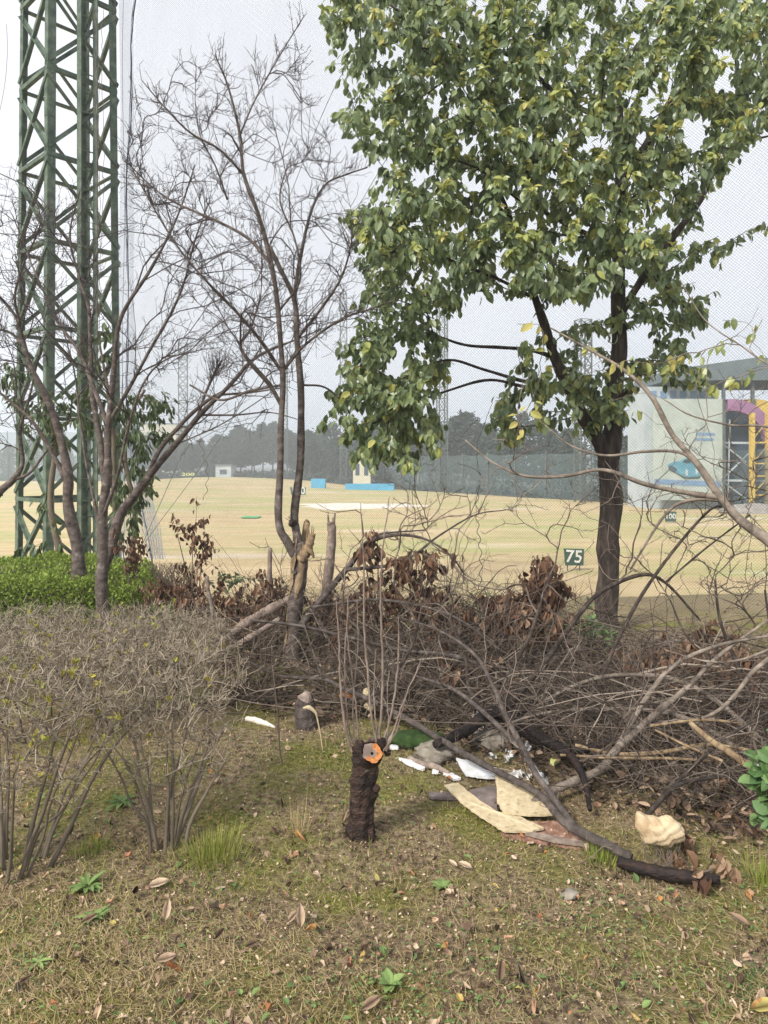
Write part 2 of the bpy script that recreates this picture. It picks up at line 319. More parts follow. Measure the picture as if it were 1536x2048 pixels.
# ---------------------------------------------------------------- growing branches
def PL(pts, n=6, r_in_m=False):
    """smooth line through (px, py, Y, width_px) places -> points, radii"""
    P = np.array([W(*p[:3]) for p in pts]); R = np.array([p[3]/2*p[2]/F for p in pts])
    return spline(P, R, n)
def spline(P, R, n=6):
    P = np.asarray(P, float); R = np.asarray(R, float)
    Q = np.vstack([2*P[0]-P[1], P, 2*P[-1]-P[-2]]); out = []; ro = []
    for a in range(len(P)-1):
        p0, p1, p2, p3 = Q[a:a+4]
        for t in np.arange(n)/n:
            out.append(.5*((2*p1)+(-p0+p2)*t+(2*p0-5*p1+4*p2-p3)*t*t+(-p0+3*p1-3*p2+p3)*t**3)); ro.append(R[a]*(1-t)+R[a+1]*t)
    out.append(P[-1]); ro.append(R[-1])
    return np.array(out), np.array(ro)
def grow(skel, targets, bias=.8, curv=.35, up=0., jit=.04, tip_r=.002, expo=2.3, seg=.10, maxlen=9):
    """joins every target to the nearest wood that points its way; thickness follows what each piece carries"""
    A = len(targets); cap_ = sum(len(s[0]) for s in skel)+A*9+10
    pos = np.zeros((cap_, 3)); dr = np.zeros((cap_, 3)); par = np.full(cap_, -1); n = 0; sr = np.zeros(cap_)
    for P, R in skel:
        m = len(P); pos[n:n+m] = P; dr[n:n+m] = nrm(np.gradient(P, axis=0)); sr[n:n+m] = R; n += m
    ns = n
    d0 = np.array([np.min(np.linalg.norm(pos[:ns]-t, axis=1)) for t in targets]); order = np.argsort(d0)
    paths = []; tips = []
    for ti in order:
        t = targets[ti]; fw = t-pos[:n]; D = np.linalg.norm(fw, axis=1)+1e-6
        c = (fw*dr[:n]).sum(1)/D; cost = D*(1+bias*(1-c)); k = int(np.argmin(cost)); L = D[k]
        if L < .02 or L > maxlen: continue
        m = int(np.clip(L/seg+2, 3, 8)); u = np.linspace(0, 1, m)[:, None]
        ctl = pos[k]+dr[k]*L*curv+rng.normal(0, jit*L, 3)+np.array([0, 0, up*L])
        B = (1-u)**2*pos[k]+2*u*(1-u)*ctl+u*u*t
        B[1:-1] += rng.normal(0, jit*L*.35, (m-2, 3))
        idx = np.arange(n, n+m-1); pos[idx] = B[1:]; dr[idx] = nrm(np.diff(B, axis=0)); par[idx] = np.concatenate([[k], idx[:-1]]); n += m-1
        paths.append((k, idx)); tips.append(idx[-1])
    cnt = np.zeros(n)
    tipset = np.array(tips, int); cnt[tipset] += 1
    for a in range(n-1, ns-1, -1): cnt[par[a]] += cnt[a]
    r = tip_r*np.maximum(cnt, 1)**(1/expo)
    res = []
    for k, idx in paths:
        rr = r[idx].copy(); lim = (sr[k]*.75 if k < ns else r[k])
        rr = np.minimum(rr, lim) if lim > tip_r else rr
        r0 = min(lim, rr[0]*1.25) if lim > tip_r else rr[0]
        r[idx] = rr; rr[-1] = min(rr[-1], tip_r) if cnt[idx[-1]] <= 1 else rr[-1]
        res.append((np.vstack([pos[k], pos[idx]]), np.concatenate([[r0], rr])))
    return res, pos[tipset], dr[tipset], pos[ns:n], dr[ns:n]
def emit(mb, paths, k=4, var=None):
    by = {}
    for P, R in paths: by.setdefault(len(P), []).append((P, R))
    for N, L in by.items():
        v = rng.uniform(0, 1, len(L)) if var is None else np.clip(rng.normal(var[0], var[1], len(L)), 0, 1)
        mb.tubes(np.array([a[0] for a in L]), np.array([a[1] for a in L]), k, v)
def spurs(mb, P, D, n, lo=.012, hi=.05, r=.0016):
    k = rng.integers(0, len(P), n); p = P[k]; d = nrm(D[k]*.5+rng.normal(0, 1, (n, 3))+np.array([0, 0, .5])); L = rng.uniform(lo, hi, n)[:, None]
    pts = np.stack([p, p+d*L*.6, p+d*L], 1); mb.tubes(pts, np.tile([r*.8, r*.8, r*1.1], (n, 1)), 3, .4)
def inpoly(px, py, poly):
    ins = np.zeros(len(px), bool); n = len(poly)
    for a in range(n):
        x1, y1 = poly[a]; x2, y2 = poly[(a+1) % n]
        c = ((y1 > py) != (y2 > py)) & (px < (x2-x1)*(py-y1)/((y2-y1) or 1e-9)+x1); ins ^= c
    return ins
def sample(poly, n, Y0, Y1, holes=()):
    """places spread through a crown: outline as seen, filled over its whole depth"""
    poly = np.array(poly, float); lo, hi = poly.min(0), poly.max(0); out = []
    while len(out) < n:
        px = rng.uniform(lo[0], hi[0], 400); py = rng.uniform(lo[1], hi[1], 400); ok = inpoly(px, py, poly)
        for hx, hy, hr in holes: ok &= ((px-hx)**2+(py-hy)**2 > hr*hr) | (rng.uniform(size=400) < .12)
        for a, b in zip(px[ok], py[ok]):
            Yv = rng.uniform(Y0, Y1); out.append(W(a, b, Yv))
    return np.array(out[:n])
def lump(mb, c, ex, n=14, amp=.12, seed=0, R=None, var=.5):
    """irregular rounded lump"""
    th = np.linspace(0, PI, n); ph = np.linspace(0, 2*PI, 2*n, endpoint=False); T, Pp = np.meshgrid(th, ph, indexing='ij')
    d = np.stack([np.sin(T)*np.cos(Pp), np.sin(T)*np.sin(Pp), np.cos(T)], -1)
    s_ = 1+amp*(wav(d[..., 0]*3+seed, d[..., 1]*3+d[..., 2]*2.3, 1.0, off=seed % 9)+.6*wav(d[..., 0]*5+d[..., 2]*5, d[..., 1]*5+seed, 1.7, off=(seed+4) % 9))
    v = (d*s_[..., None])*np.asarray(ex); 
    if R is not None: v = v@np.asarray(R).T
    m = 2*n; i = np.arange(n-1)[:, None]; j = np.arange(m)[None]
    mb.add(v+np.asarray(c), [np.stack([i*m+j, (i+1)*m+j, (i+1)*m+(j+1) % m, i*m+(j+1) % m], -1).reshape(-1, 4)], var)
def hang_leaves(mb, tips, dirs, per, size, tmpl, down=.8, spread=.05, vmu=.45, vsd=.2, out=.6, vgroup=.12):
    K = len(tips); p = np.repeat(tips, per, 0); d = np.repeat(dirs, per, 0); n = len(p)
    p = p-d*rng.uniform(0, spread*2.2, (n, 1))+rng.normal(0, spread*.22, (n, 3))
    ax = nrm(nrm(rng.normal(0, 1, (n, 3)))*out+d*.3+np.array([0, 0, -down])); upv = nrm(rng.normal(0, .55, (n, 3))+np.array([0, -.6, .9]))
    sz = rng.uniform(.62, 1.1, n)*size; vg = np.repeat(rng.normal(0, vgroup, K), per)
    mb.inst(tmpl[0], tmpl[1], p, ax, upv, sz, np.clip(rng.normal(vmu, vsd, n)+vg, 0, 1))
def rumple(P, amp, seed=0):
    return P

def side_twigs(mb, P, D, n, lo=.06, hi=.24, r=.0019, up=.25, nsp=3):
    """straight side shoots with buds, leaving the wood at about forty degrees"""
    if not len(P): return
    k = rng.integers(0, len(P), n); p = P[k]; t = nrm(D[k]); s_ = nrm(np.cross(t, rng.normal(0, 1, (n, 3)))); d = nrm(t*.75+s_*.75+np.array([0, 0, up])); L = rng.uniform(lo, hi, n)[:, None]*rng.uniform(.5, 1, (n, 1))
    b = rng.normal(0, .05, (n, 3))*L; pts = np.stack([p, p+d*L*.35+b*.6, p+d*L*.7+b, p+nrm(d+np.array([0, 0, .12]))*L], 1)
    mb.tubes(pts, np.tile([r, r*.85, r*.7, r*.75], (n, 1)), 3, .4)
    j = rng.integers(1, 4, n*nsp); kk = rng.integers(0, n, n*nsp); q = pts[kk, j]; dd = d[kk]; s2 = nrm(np.cross(dd, rng.normal(0, 1, (n*nsp, 3)))); e = nrm(dd*.8+s2*.7+np.array([0, 0, .2])); l = rng.uniform(.008, .05, n*nsp)[:, None]
    mb.tubes(np.stack([q, q+e*l*.6, q+e*l], 1), np.tile([r*.6, r*.55, r*.8], (n*nsp, 1)), 3, .4)
# ================================================================ LARGE STRUCTURE
def at(px, Y, z=None):
    x = (px-768)/F*Y/ (math.cos(PITCH)); 
    p = W(px, HZ, Y); return np.array([p[0], Y, float(gz(p[0], Y)) if z is None else z])
# ---- lattice tower of the range, on the left
def lattice_tower():
    Fz = np.array([-5.83, 13.0]); a, b = .884, .931
    base = {'F': Fz, 'R': Fz+[a, b], 'B': Fz+[a-b, a+b], 'L': Fz+[-b, a]}
    cen = sum(base.values())/4; z0 = -1.7; z1 = 13.2
    def P(k, z): t = 1+.011*(6.5-z); q = cen+(base[k]-cen)*t; return np.array([q[0], q[1], z])
    root = thing('lattice_tower', 'tall green painted steel lattice tower with a ladder behind the bare trees on the left', 'tower', (cen[0], cen[1], z0))
    lv = [8.53+1.51*i for i in range(-7, 4)]; lv[0] = z0
    ks = ['F', 'R', 'B', 'L']
    for k in ks:
        m = MB(); o = P(k, 0)[:2]-cen
        d1 = nrm(base[ks[(ks.index(k)+1) % 4]]-base[k]); d2 = nrm(base[ks[ks.index(k)-1]]-base[k]); wd = .135
        A_, B_ = P(k, z0), P(k, z1)
        for d, dn in ((d1, d2), (d2, d1)):
            off = np.array([d[0], d[1], 0])*wd/2; m.beam(A_+off, B_+off, .014, wd, (d[0], d[1], 0))
        for z in lv[1:]:
            for s_ in (-.16, -.08, .08, .16):
                for d, dn in ((d1, d2), (d2, d1)): m.box(P(k, z+s_)+np.array([d[0], d[1], 0])*.07-np.array([dn[0], dn[1], 0])*.012, (.025, .025, .025))
        for zz in (8.1, 3.4):
            for d, dn in ((d1, d2), (d2, d1)): m.beam(P(k, zz-.42)+np.array([d[0], d[1], 0])*.07-np.array([dn[0], dn[1], 0])*.009, P(k, zz+.42)+np.array([d[0], d[1], 0])*.07-np.array([dn[0], dn[1], 0])*.009, .012, .11, (d[0], d[1], 0))
        m.build('leg', M['steel'], root)
    for fi in range(4):
        k1, k2 = ks[fi], ks[(fi+1) % 4]; n = P(k1, 0)+P(k2, 0)-2*np.array([cen[0], cen[1], 0]); n[2] = 0; n = nrm(n)
        for i, z in enumerate(lv):
            if i: h = MB(); h.angle(P(k1, z)+n*.01, P(k2, z)+n*.01, .075, .012, n); h.build('cross_bar', M['steel'], root)
            if i < len(lv)-1:
                za, zb = z+.12, lv[i+1]-.12
                br = MB(); br.angle(P(k1, za)+n*.03, P(k2, zb)+n*.03, .07, .012, n); br.build('brace', M['steel'], root)
                br = MB(); br.angle(P(k2, za)-n*.02, P(k1, zb)-n*.02, .07, .012, -n); br.build('brace', M['steel'], root)
    # ladder inside the tower
    ld = MB(); l0 = W(159, HZ, 13.35); l1 = W(191, HZ, 13.55)
    for q in (l0, l1): ld = MB(); ld.beam((q[0], q[1], z0), (q[0], q[1], z1), .05, .075, (1, 0, 0)); ld.build('ladder_rail', M['steel'], root)
    z = z0+.3
    while z < z1: rg = MB(); rg.tubes(np.array([[l0[0], l0[1], z], [l1[0], l1[1], z]]), [.011, .011], 6); rg.build('ladder_rung', M['steel'], root); z += .345
    vn = MB()
    for k in range(5):
        x = rng.uniform(-.15, .2); q = l1+[x*.3+.06, -.05, 0]; zz = np.linspace(3+k*.8, 9.8, 40); vn.tubes(np.stack([q[0]+np.cumsum(rng.normal(0, .012, 40)), q[1]+rng.normal(0, .02, 40), zz], 1), np.full(40, .005), 3)
    vn.build('dead_vine', M['brush'], root)
lattice_tower()

# ---- the high net
NA = np.array([5.4, 6.95]); NB = np.array([-4.35, 13.0]); NL = np.linalg.norm(NB-NA); nd = (NB-NA)/NL; nn = np.array([nd[1], -nd[0]])
def netpt(u, v):
    x = NA[0]+nd[0]*u; y = NA[1]+nd[1]*u
    bil = .10*np.sin(u*.55+.3*v)+.06*np.sin(u*1.3-v*.7+1)+.03*np.sin(v*2.1+u*.4)
    wig = .012*np.sin(7*u+3*v)+.010*np.sin(11*v-5*u)
    return np.stack([x+nn[0]*bil+nd[0]*wig, y+nn[1]*bil+nd[1]*wig, v+.01*np.sin(9*u+2*v)+0*u], -1)
def uedge(v):    # how far the net reaches to the left at height v
    return NL+np.interp(v, [-.8, 0, .8, 2, 4, 7, 9.7, 13], [-.62, -.55, -.2, .28, .33, .15, -.03, -.2])
def netsheet(L, zb, zt, pitch, r, fpt, edge, N=22):
    T = []
    H = zt-zb
    for sgn in (1, -1):
        for c in np.arange(-H if sgn > 0 else 0, L+1 if sgn > 0 else L+H+1, pitch):
            v = np.linspace(zb, zt, 140); u = c+sgn*(v-zb); ok = (u >= 0) & (u <= edge(v))
            if ok.sum() < 3: continue
            v0, v1 = v[ok][0], v[ok][-1]; vv = np.linspace(v0, v1, N); uu = c+sgn*(vv-zb); T.append(fpt(uu, vv))
    T = np.array(T); m = MB(); m.tubes(T, np.full(T.shape[:2], r), 3); return m
hn = thing('high_net', 'fine dark diamond mesh net hanging behind the trees across the driving range', 'net', (NA[0], NA[1], 0))
netsheet(NL, -1.0, 12.4, .034, .00108, netpt, uedge, 26).build('netting', M['net'], hn)
er = MB()
for k in range(3):
    v = np.linspace(-.9, 12.4, 50); er.tubes(netpt(uedge(v)+.015*k+.01*np.sin(v*3+k*2), v)+rng.normal(0, .004, (50, 3)), np.full(50, .010 if k == 0 else .005), 5)
er.build('edge_rope', M['rope'], hn)
# bunched loose tail of the net at its lower left corner
tl = MB(); 
for k in range(46):
    a = k/45; v = np.linspace(0, 1, 22); top = W(258+14*a, 845, 12.9); bot = W(296+34*a, 1118, 12.4)
    p = top[None]*(1-v[:, None])+bot[None]*v[:, None]; p[:, 0] += (.10*np.sin(v*PI)*(a-.9))+.02*np.sin(v*26+k)+.012*np.sin(v*60+k*2.3); p[:, 1] += .05*np.sin(k+v*9)
    tl.tubes(p, np.full(22, .0026), 3)
tl.build('loose_netting', M['netpale'], hn)
# pale side panel between the tower and the net's edge
R0 = np.array([-4.93, 13.95]); sd2 = (NB-R0); SL = np.linalg.norm(sd2); sd2 = sd2/SL
side = thing('side_net', 'pale side net closing the gap between the green tower and the big net', 'net', (R0[0], R0[1], 0))
netsheet(SL, -1.2, 12.4, .05, .0012, lambda u, v: np.stack([R0[0]+sd2[0]*u, R0[1]+sd2[1]*u+.05*np.sin(v), v+0*u], -1), lambda v: SL+0*v+np.interp(v, [0, 4, 9.7], [.1, .2, 0]), 10).build('netting', M['netpale'], side)
for nm, lab, pts in (('guy_cable', 'thin steel guy cable slanting down from behind the evergreen crown past the bare trees', [(790, 296, 12.3), (762, 336, 12.2), (463, 840, 12.1), (290, 1085, 12.0)]),
                     ('guy_cable', 'steeper guy cable running down to the loose net tail from behind the middle bare tree', [(700, 120, 12.6), (640, 240, 12.55), (463, 690, 12.35), (371, 893, 12.2), (284, 1090, 12.0)])):
    P_ = np.array([W(*p) for p in pts]); P_, _ = spline(P_, np.ones(len(P_)), 8); m = MB(); m.tubes(P_, np.full(len(P_), .0055), 5); tag(m.build(nm, M['darksteel'], origin=P_[-1]), lab, 'cable', 'guy cables of the net')
m = MB(); x0 = W(247, HZ, 12.9); z = np.linspace(-1, 12.4, 60); m.tubes(np.stack([x0[0]+.02*np.sin(z*1.3), 12.9+0*z, z], 1), np.full(60, .004), 4)
tag(m.build('hanging_wire', M['darksteel'], origin=(x0[0], 12.9, -1)), 'thin wire hanging straight down just right of the tower', 'wire')
m = MB(); v = np.linspace(0, 1, 30); P_ = np.array([W(13-18*a*a+4*np.sin(a*3), 48+190*a, 12.6) for a in v]); m.tubes(P_, np.full(30, .004), 4)
tag(m.build('loose_wire', M['darksteel'], origin=P_[0]), 'short curved wire hanging in the sky at the far left', 'wire')
# barbed strand dangling low right of the middle
for px, y0, y1, lab in ((958, 960, 1180, 'twisted cord hanging on the net left of the dead leaf clump'), (405, 790, 1000, 'wavy cord dangling from the net between the left and middle trees')):
    v = np.linspace(0, 1, 60); P_ = np.array([W(px+3*np.sin(a*50)+(-10 if px < 500 else -4)*np.sin(a*6), y0+(y1-y0)*a, 9.6 if px > 500 else 11.6) for a in v]); m = MB(); m.tubes(P_, np.full(60, .0045), 4)
    o = m.build('hanging_cord', M['rope'] if px > 500 else M['brush'], hn); o['label'] = lab

# ---- number boards on the field
def text_mesh(s, size, thick):
    cu = bpy.data.curves.new('t', 'FONT'); cu.body = s; cu.size = size; cu.align_x = 'CENTER'; cu.align_y = 'CENTER'; cu.extrude = thick; cu.offset = size*.012; cu.resolution_u = 4
    ob = bpy.data.objects.new('t', cu); C.objects.link(ob); dg = bpy.context.evaluated_depsgraph_get(); dg.update()
    me = bpy.data.meshes.new_from_object(ob.evaluated_get(dg)); bpy.data.objects.remove(ob); bpy.data.curves.remove(cu); return me
def number_board(px, py, Y, wp, hp, s, lab, col='signwhite', tilt=0, board=True):
    p = W(px, py, Y); k = Y/F; wd, ht = wp*k, hp*k; gnd = float(gz(p[0], Y))
    r = thing('number_board', lab, 'sign', (p[0], Y, gnd), 'yardage boards on the field')
    if board:
        m = MB(); v = np.array([[-.5, 0, .5], [.5, 0, .47], [.46, 0, -.5], [-.42, 0, -.5]])*[wd, 1, ht]
        vv = np.vstack([v, v+[0, .03, 0]])+p; m.add(vv, [np.array([[0, 3, 2, 1], [4, 5, 6, 7], [0, 1, 5, 4], [1, 2, 6, 5], [2, 3, 7, 6], [3, 0, 4, 7]])]); m.build('board', M['signgreen'], r)
    for sx in (-.3, .3):
        m = MB(); m.beam((p[0]+sx*wd, Y+.06, gnd-.1), (p[0]+sx*wd, Y+.06, p[2]+ht*.3), .03, .03); m.build('post', M['darksteel'], r)
    me = text_mesh(s, ht*1.12 if board else ht, .008); me.materials.append(M[col]); o = bpy.data.objects.new('number', me); C.objects.link(o); o.parent = r
    o.location = (0, -.016, p[2]-gnd); o.rotation_euler = (PI/2, tilt, 0)
    bb = [v.co.x for v in me.vertices]; s_ = wd*(.78 if board else 1)/(max(bb)-min(bb)); o.scale = (s_, min(s_, 1.15), 1)
number_board(1148, 1114, 24, 41, 34, '75', 'green board with white number 75 just left of the evergreen trunk', tilt=.06)
number_board(1341, 1033, 44, 24, 20, '100', 'small green board with white number 100 below the car poster')
number_board(596, 982, 78, 32, 15, '150', 'small far green board half hidden behind the forked trunk')
number_board(376, 949, 126, 26, 7, '200', 'pale yellow number 200 standing far off before the dark wood', 'signyellow', board=False)

# sand patch, tee mat
def flatpatch(name, mat_, cx, cy, rx, ry, lab, cat, seed, dz=.02):
    a = np.linspace(0, 2*PI, 60, endpoint=False); rr = 1+.18*np.sin(3*a+seed)+.12*np.sin(7*a+seed*2)+.06*np.sin(13*a)
    rings = [np.stack([cx+rx*rr*np.cos(a)*f, cy+ry*rr*np.sin(a)*f], 1) for f in (.01, .25, .5, .75, 1)]
    v = np.vstack(rings); v = np.c_[v, gz(v[:, 0], v[:, 1])+dz]; v[-60:, 2] -= dz*1.5; q = []
    for k in range(4):
        i_ = np.arange(60); q.append(np.stack([k*60+i_, k*60+(i_+1) % 60, (k+1)*60+(i_+1) % 60, (k+1)*60+i_], 1))
    m = MB(); m.add(v, q); return m.build(name, mat_, origin=(cx, cy, float(gz(cx, cy))), smooth=True)
M['sand'] = mat('pale_sand', [(.58, .51, .42), (.74, .69, .62)], scale=.6, rough=1)
o = flatpatch('sand_patch', M['sand'], -2.2, 62, 5.3, 5.2, '', '', 1, .05); o['kind'] = 'structure'; o['label'] = 'pale bare sand patch in the middle of the field'
M['mat'] = mat('green_mat', [(.08, .32, .12), (.13, .42, .18)], scale=2, rough=.9)
m = MB(); p = at(502, 48); m.box(p+[0, 0, .06], (1.1, 1.4, .03)); tag(m.build('green_mat', M['mat'], origin=p), 'small bright green target mat lying on the tan field', 'mat')

# ---- hills
hx = np.linspace(-900, 900, 90); hz = 34+20*np.sin(hx*.004+1.2)+9*np.sin(hx*.013)+4*np.sin(hx*.041)-hx*.012
hz = np.where(np.abs(hx+190) < 900, hz, hz); m = MB(); rows = []
for dy, f in ((0, 0.0), (60, .45), (140, .8), (240, 1.0), (420, .5), (600, 0)): rows.append(np.stack([hx, 1150+dy+0*hx, hz*f-2], 1))
v = np.vstack(rows); n_ = len(hx); i = np.arange(5)[:, None]; j = np.arange(n_-1)[None]
m.add(v, [np.stack([i*n_+j, i*n_+j+1, (i+1)*n_+j+1, (i+1)*n_+j], -1).reshape(-1, 4)])
o = m.build('hills', M['fartree'], smooth=True); o['kind'] = 'structure'; o['label'] = 'faint hills on the hazy skyline'

# ---- distant trees: three crowns, copied
def far_tree(kind, seed):
    r_ = np.random.default_rng(seed); H = 10.
    if kind == 0: N = 2600; t = r_.uniform(0, 1, N)**.8; z = 3+7*t; rad = 2.5*np.sqrt(1-t)+.35; lump_ = .55+.45*np.sin(z*2.1+r_.uniform(0, 6))          # tall pine
    elif kind == 1: N = 2600; t = r_.uniform(0, 1, N); z = 2.2+7.6*t; rad = 3.1*np.sin(PI*(t*.86+.12))**.6; lump_ = np.ones(N)
    else: N = 1500; t = r_.uniform(0, 1, N); z = 1.2+8.4*t; rad = 2.6*np.sin(PI*(t*.8+.18))**.7; lump_ = np.ones(N)
    a = r_.uniform(0, 2*PI, N); cl = .72+.38*np.sin(a*3+z*1.3+seed)*np.sin(z*1.9+a*2); q = rad*np.sqrt(r_.uniform(.15, 1, N))*cl
    P_ = np.stack([q*np.cos(a), q*np.sin(a), z], 1)+r_.normal(0, .12, (N, 3))
    return P_, r_
protos = []
for kind in range(3):
    P_, r_ = far_tree(kind, 40+kind); cm = MB(); N = len(P_)
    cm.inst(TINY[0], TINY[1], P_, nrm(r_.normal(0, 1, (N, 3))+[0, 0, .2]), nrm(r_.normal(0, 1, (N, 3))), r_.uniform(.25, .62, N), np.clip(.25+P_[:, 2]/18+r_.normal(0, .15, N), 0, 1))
    tm = MB(); z = np.linspace(0, 9.2, 8); tm.tubes(np.stack([.15*np.sin(z*.5), .1*np.sin(z*.8), z], 1), np.linspace(.17, .04, 8), 6)
    for b in range(9):
        a = r_.uniform(0, 2*PI); z0 = 2.5+.7*b; L = 2.2*(1-z0/12); tm.tubes(np.array([[0, 0, z0], [L*.5*math.cos(a), L*.5*math.sin(a), z0+.4], [L*math.cos(a), L*math.sin(a), z0+1]]), [.06, .04, .02], 4)
    protos.append((cm, tm))
made = {}
def place_tree(kind, x, y, h, lab, group, wide=1.):
    z = float(gz(x, y))
    if kind not in made:
        r = thing('distant_tree', lab, 'tree', (0, 0, 0), group)
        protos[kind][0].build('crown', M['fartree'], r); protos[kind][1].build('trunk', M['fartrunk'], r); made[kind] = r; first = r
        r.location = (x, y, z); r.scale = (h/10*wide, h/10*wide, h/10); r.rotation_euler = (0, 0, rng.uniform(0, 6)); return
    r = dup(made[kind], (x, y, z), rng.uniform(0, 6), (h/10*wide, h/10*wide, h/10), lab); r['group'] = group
wood = 'dark tree in the far wood across the back of the range'
for a in range(30):
    px = 268+a*15.3+rng.uniform(-5, 5); Y = 168+rng.uniform(0, 22)
    if 545 < px < 580 and a % 2: continue
    top = 872+16*math.sin(px*.021)+rng.uniform(-14, 12); h = (HZ-top)/F*Y+3.4
    p = at(px, Y); kd = 0 if rng.uniform() < .65 else 1; place_tree(kd, p[0], Y, h, ['tall narrow dark pine', 'broad round dark tree'][kd]+' in the far wood across the back of the range', 'trees of the far wood', 1.05)
for a in range(9):
    px = -60+a*40+rng.uniform(-8, 8); Y = 172+rng.uniform(0, 15); p = at(px, Y); place_tree(1, p[0], Y, rng.uniform(7.5, 10), 'dark tree in the far wood seen through the legs of the tower', 'trees of the far wood', 1.2)
belt = 'dark scrubby tree in the belt along the right edge of the range'
for a in range(46):
    f = a/45; ex, ey = 27.6+(-19.7-27.6)*f**.8, 54+(142-54)*f**.8; off = rng.uniform(4, 16); ex += off*.5+1; ey += off*.45
    if ex/ey*F+768 > 1290: continue
    pxx = ex/ey*F+768; top = np.interp(pxx, [560, 640, 760, 900, 1000, 1100, 1300], [878, 870, 850, 842, 835, 845, 862])+rng.uniform(-22, 20)
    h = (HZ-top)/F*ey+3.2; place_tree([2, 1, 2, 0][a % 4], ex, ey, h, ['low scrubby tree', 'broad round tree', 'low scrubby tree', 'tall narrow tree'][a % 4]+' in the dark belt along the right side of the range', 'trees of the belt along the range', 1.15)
# low scrub at the foot of the belt
m = MB(); N = 9000; f = rng.uniform(0, 1, N)**1.2; ex = 40-(59.7)*f; ey = 31+111*f; ex = ex+rng.normal(2.2, 1.0, N); ey = ey+rng.normal(1.5, .9, N)
P_ = np.stack([ex, ey, gz(ex, ey)+rng.uniform(0, 1, N)**1.5*(1.3+.6*np.sin(ex*1.1))], 1)
m.inst(TINY[0], TINY[1], P_, nrm(rng.normal(0, 1, (N, 3))+[0, 0, .6]), nrm(rng.normal(0, 1, (N, 3))), rng.uniform(.2, .6, N), rng.uniform(0, .9, N))
tag(m.build('scrub', M['fartree'], origin=(0, 90, -1.8)), 'low dark scrub along the far edge of the field', None, kind='stuff')
m = MB(); N = 5000; ex = rng.uniform(-125, -16, N); ey = rng.uniform(162, 168, N); P_ = np.stack([ex, ey, gz(ex, ey)+rng.uniform(0, 1, N)**1.3*1.6], 1)
m.inst(TINY[0], TINY[1], P_, nrm(rng.normal(0, 1, (N, 3))+[0, 0, .6]), nrm(rng.normal(0, 1, (N, 3))), rng.uniform(.4, 1.1, N), rng.uniform(0, .9, N))
tag(m.build('undergrowth', M['fartree'], origin=(-70, 165, -1.8)), 'dark undergrowth at the foot of the far wood', None, kind='stuff')
# windbreak nets on posts
def windbreak(p0, p1, h, n, lab):
    p0 = np.array(p0, float); p1 = np.array(p1, float); r = thing('windbreak_fence', lab, 'fence', (p0[0], p0[1], float(gz(*p0))))
    m = MB(); t = np.linspace(0, 1, n*4+1); xy = p0+(p1-p0)*t[:, None]; g0 = gz(xy[:, 0], xy[:, 1]); k = len(t)
    v = np.vstack([np.c_[xy, g0-.05], np.c_[xy+[0, .3], g0+h*.5], np.c_[xy, g0+h-.12*np.sin(t*n*PI)**2]]); i_ = np.arange(k-1)
    m.add(v, [np.vstack([np.stack([i_, i_+1, k+i_+1, k+i_], 1), np.stack([k+i_, k+i_+1, 2*k+i_+1, 2*k+i_], 1)])]); m.build('netting', M['screen'], r)
    for a in range(n+1):
        q = p0+(p1-p0)*a/n; m = MB(); g_ = float(gz(*q)); m.tubes(np.array([[q[0], q[1]-.1, g_-.2], [q[0], q[1]-.1, g_+h+.2]]), [.09, .09], 8, cap=True); m.build('post', M['darksteel'], r)
windbreak((-125, 163), (-49.5, 160), 10.5, 12, 'dull green windbreak net on posts behind the green tower')
windbreak((31, 50.5), (-2.5, 113), 4.6, 14, 'dull green windbreak net on posts along the right side of the range')
# ---- distant pylons of the range
def pylon(root_lab):
    r = thing('net_pylon', root_lab, 'pylon', (0, 0, 0), 'far lattice pylons of the range'); H = 20; w_ = .5
    for sx in (-1, 1):
        for sy in (-1, 1):
            m = MB(); m.beam((sx*w_, sy*w_, 0), (sx*w_, sy*w_, H), .10, .10); m.build('leg', M['darksteel'], r)
    m = MB(); n = 16
    for i_ in range(n):
        z0, z1 = H*i_/n, H*(i_+1)/n
        for (ax, ay), (bx, by) in (((-1, -1), (1, -1)), ((1, -1), (1, 1)), ((1, 1), (-1, 1)), ((-1, 1), (-1, -1))):
            m.beam((ax*w_, ay*w_, z0), (bx*w_, by*w_, z1), .05, .05); m.beam((bx*w_, by*w_, z0), (ax*w_, ay*w_, z1), .05, .05); m.beam((ax*w_, ay*w_, z1), (bx*w_, by*w_, z1), .06, .06)
    m.build('bracing', M['darksteel'], r); return r
py0 = None
for px, Y, top, wp, lab in ((687, 122, 588, 13, 'slim grey lattice pylon between the middle bare tree and the evergreen'),
                            (366, 172, 686, 17, 'faint far lattice pylon above the wood, left of the broken branch stub'),
                            (569, 150, 706, 11, 'faint far lattice pylon seen right behind the forked trunk'),
                            (884, 94, 610, 17, 'grey lattice pylon half hidden behind the low left foliage of the evergreen'),
                            (1166, 68, 640, 24, 'grey lattice pylon between the two stems of the evergreen')):
    p = at(px, Y); h = (HZ-top)/F*Y+1.6-p[2]; s_ = wp*Y/F
    if py0 is None: py0 = pylon(lab); py0.location = p; py0.scale = (s_, s_, h/20)
    else: dup(py0, p, .3, (s_, s_, h/20), lab)
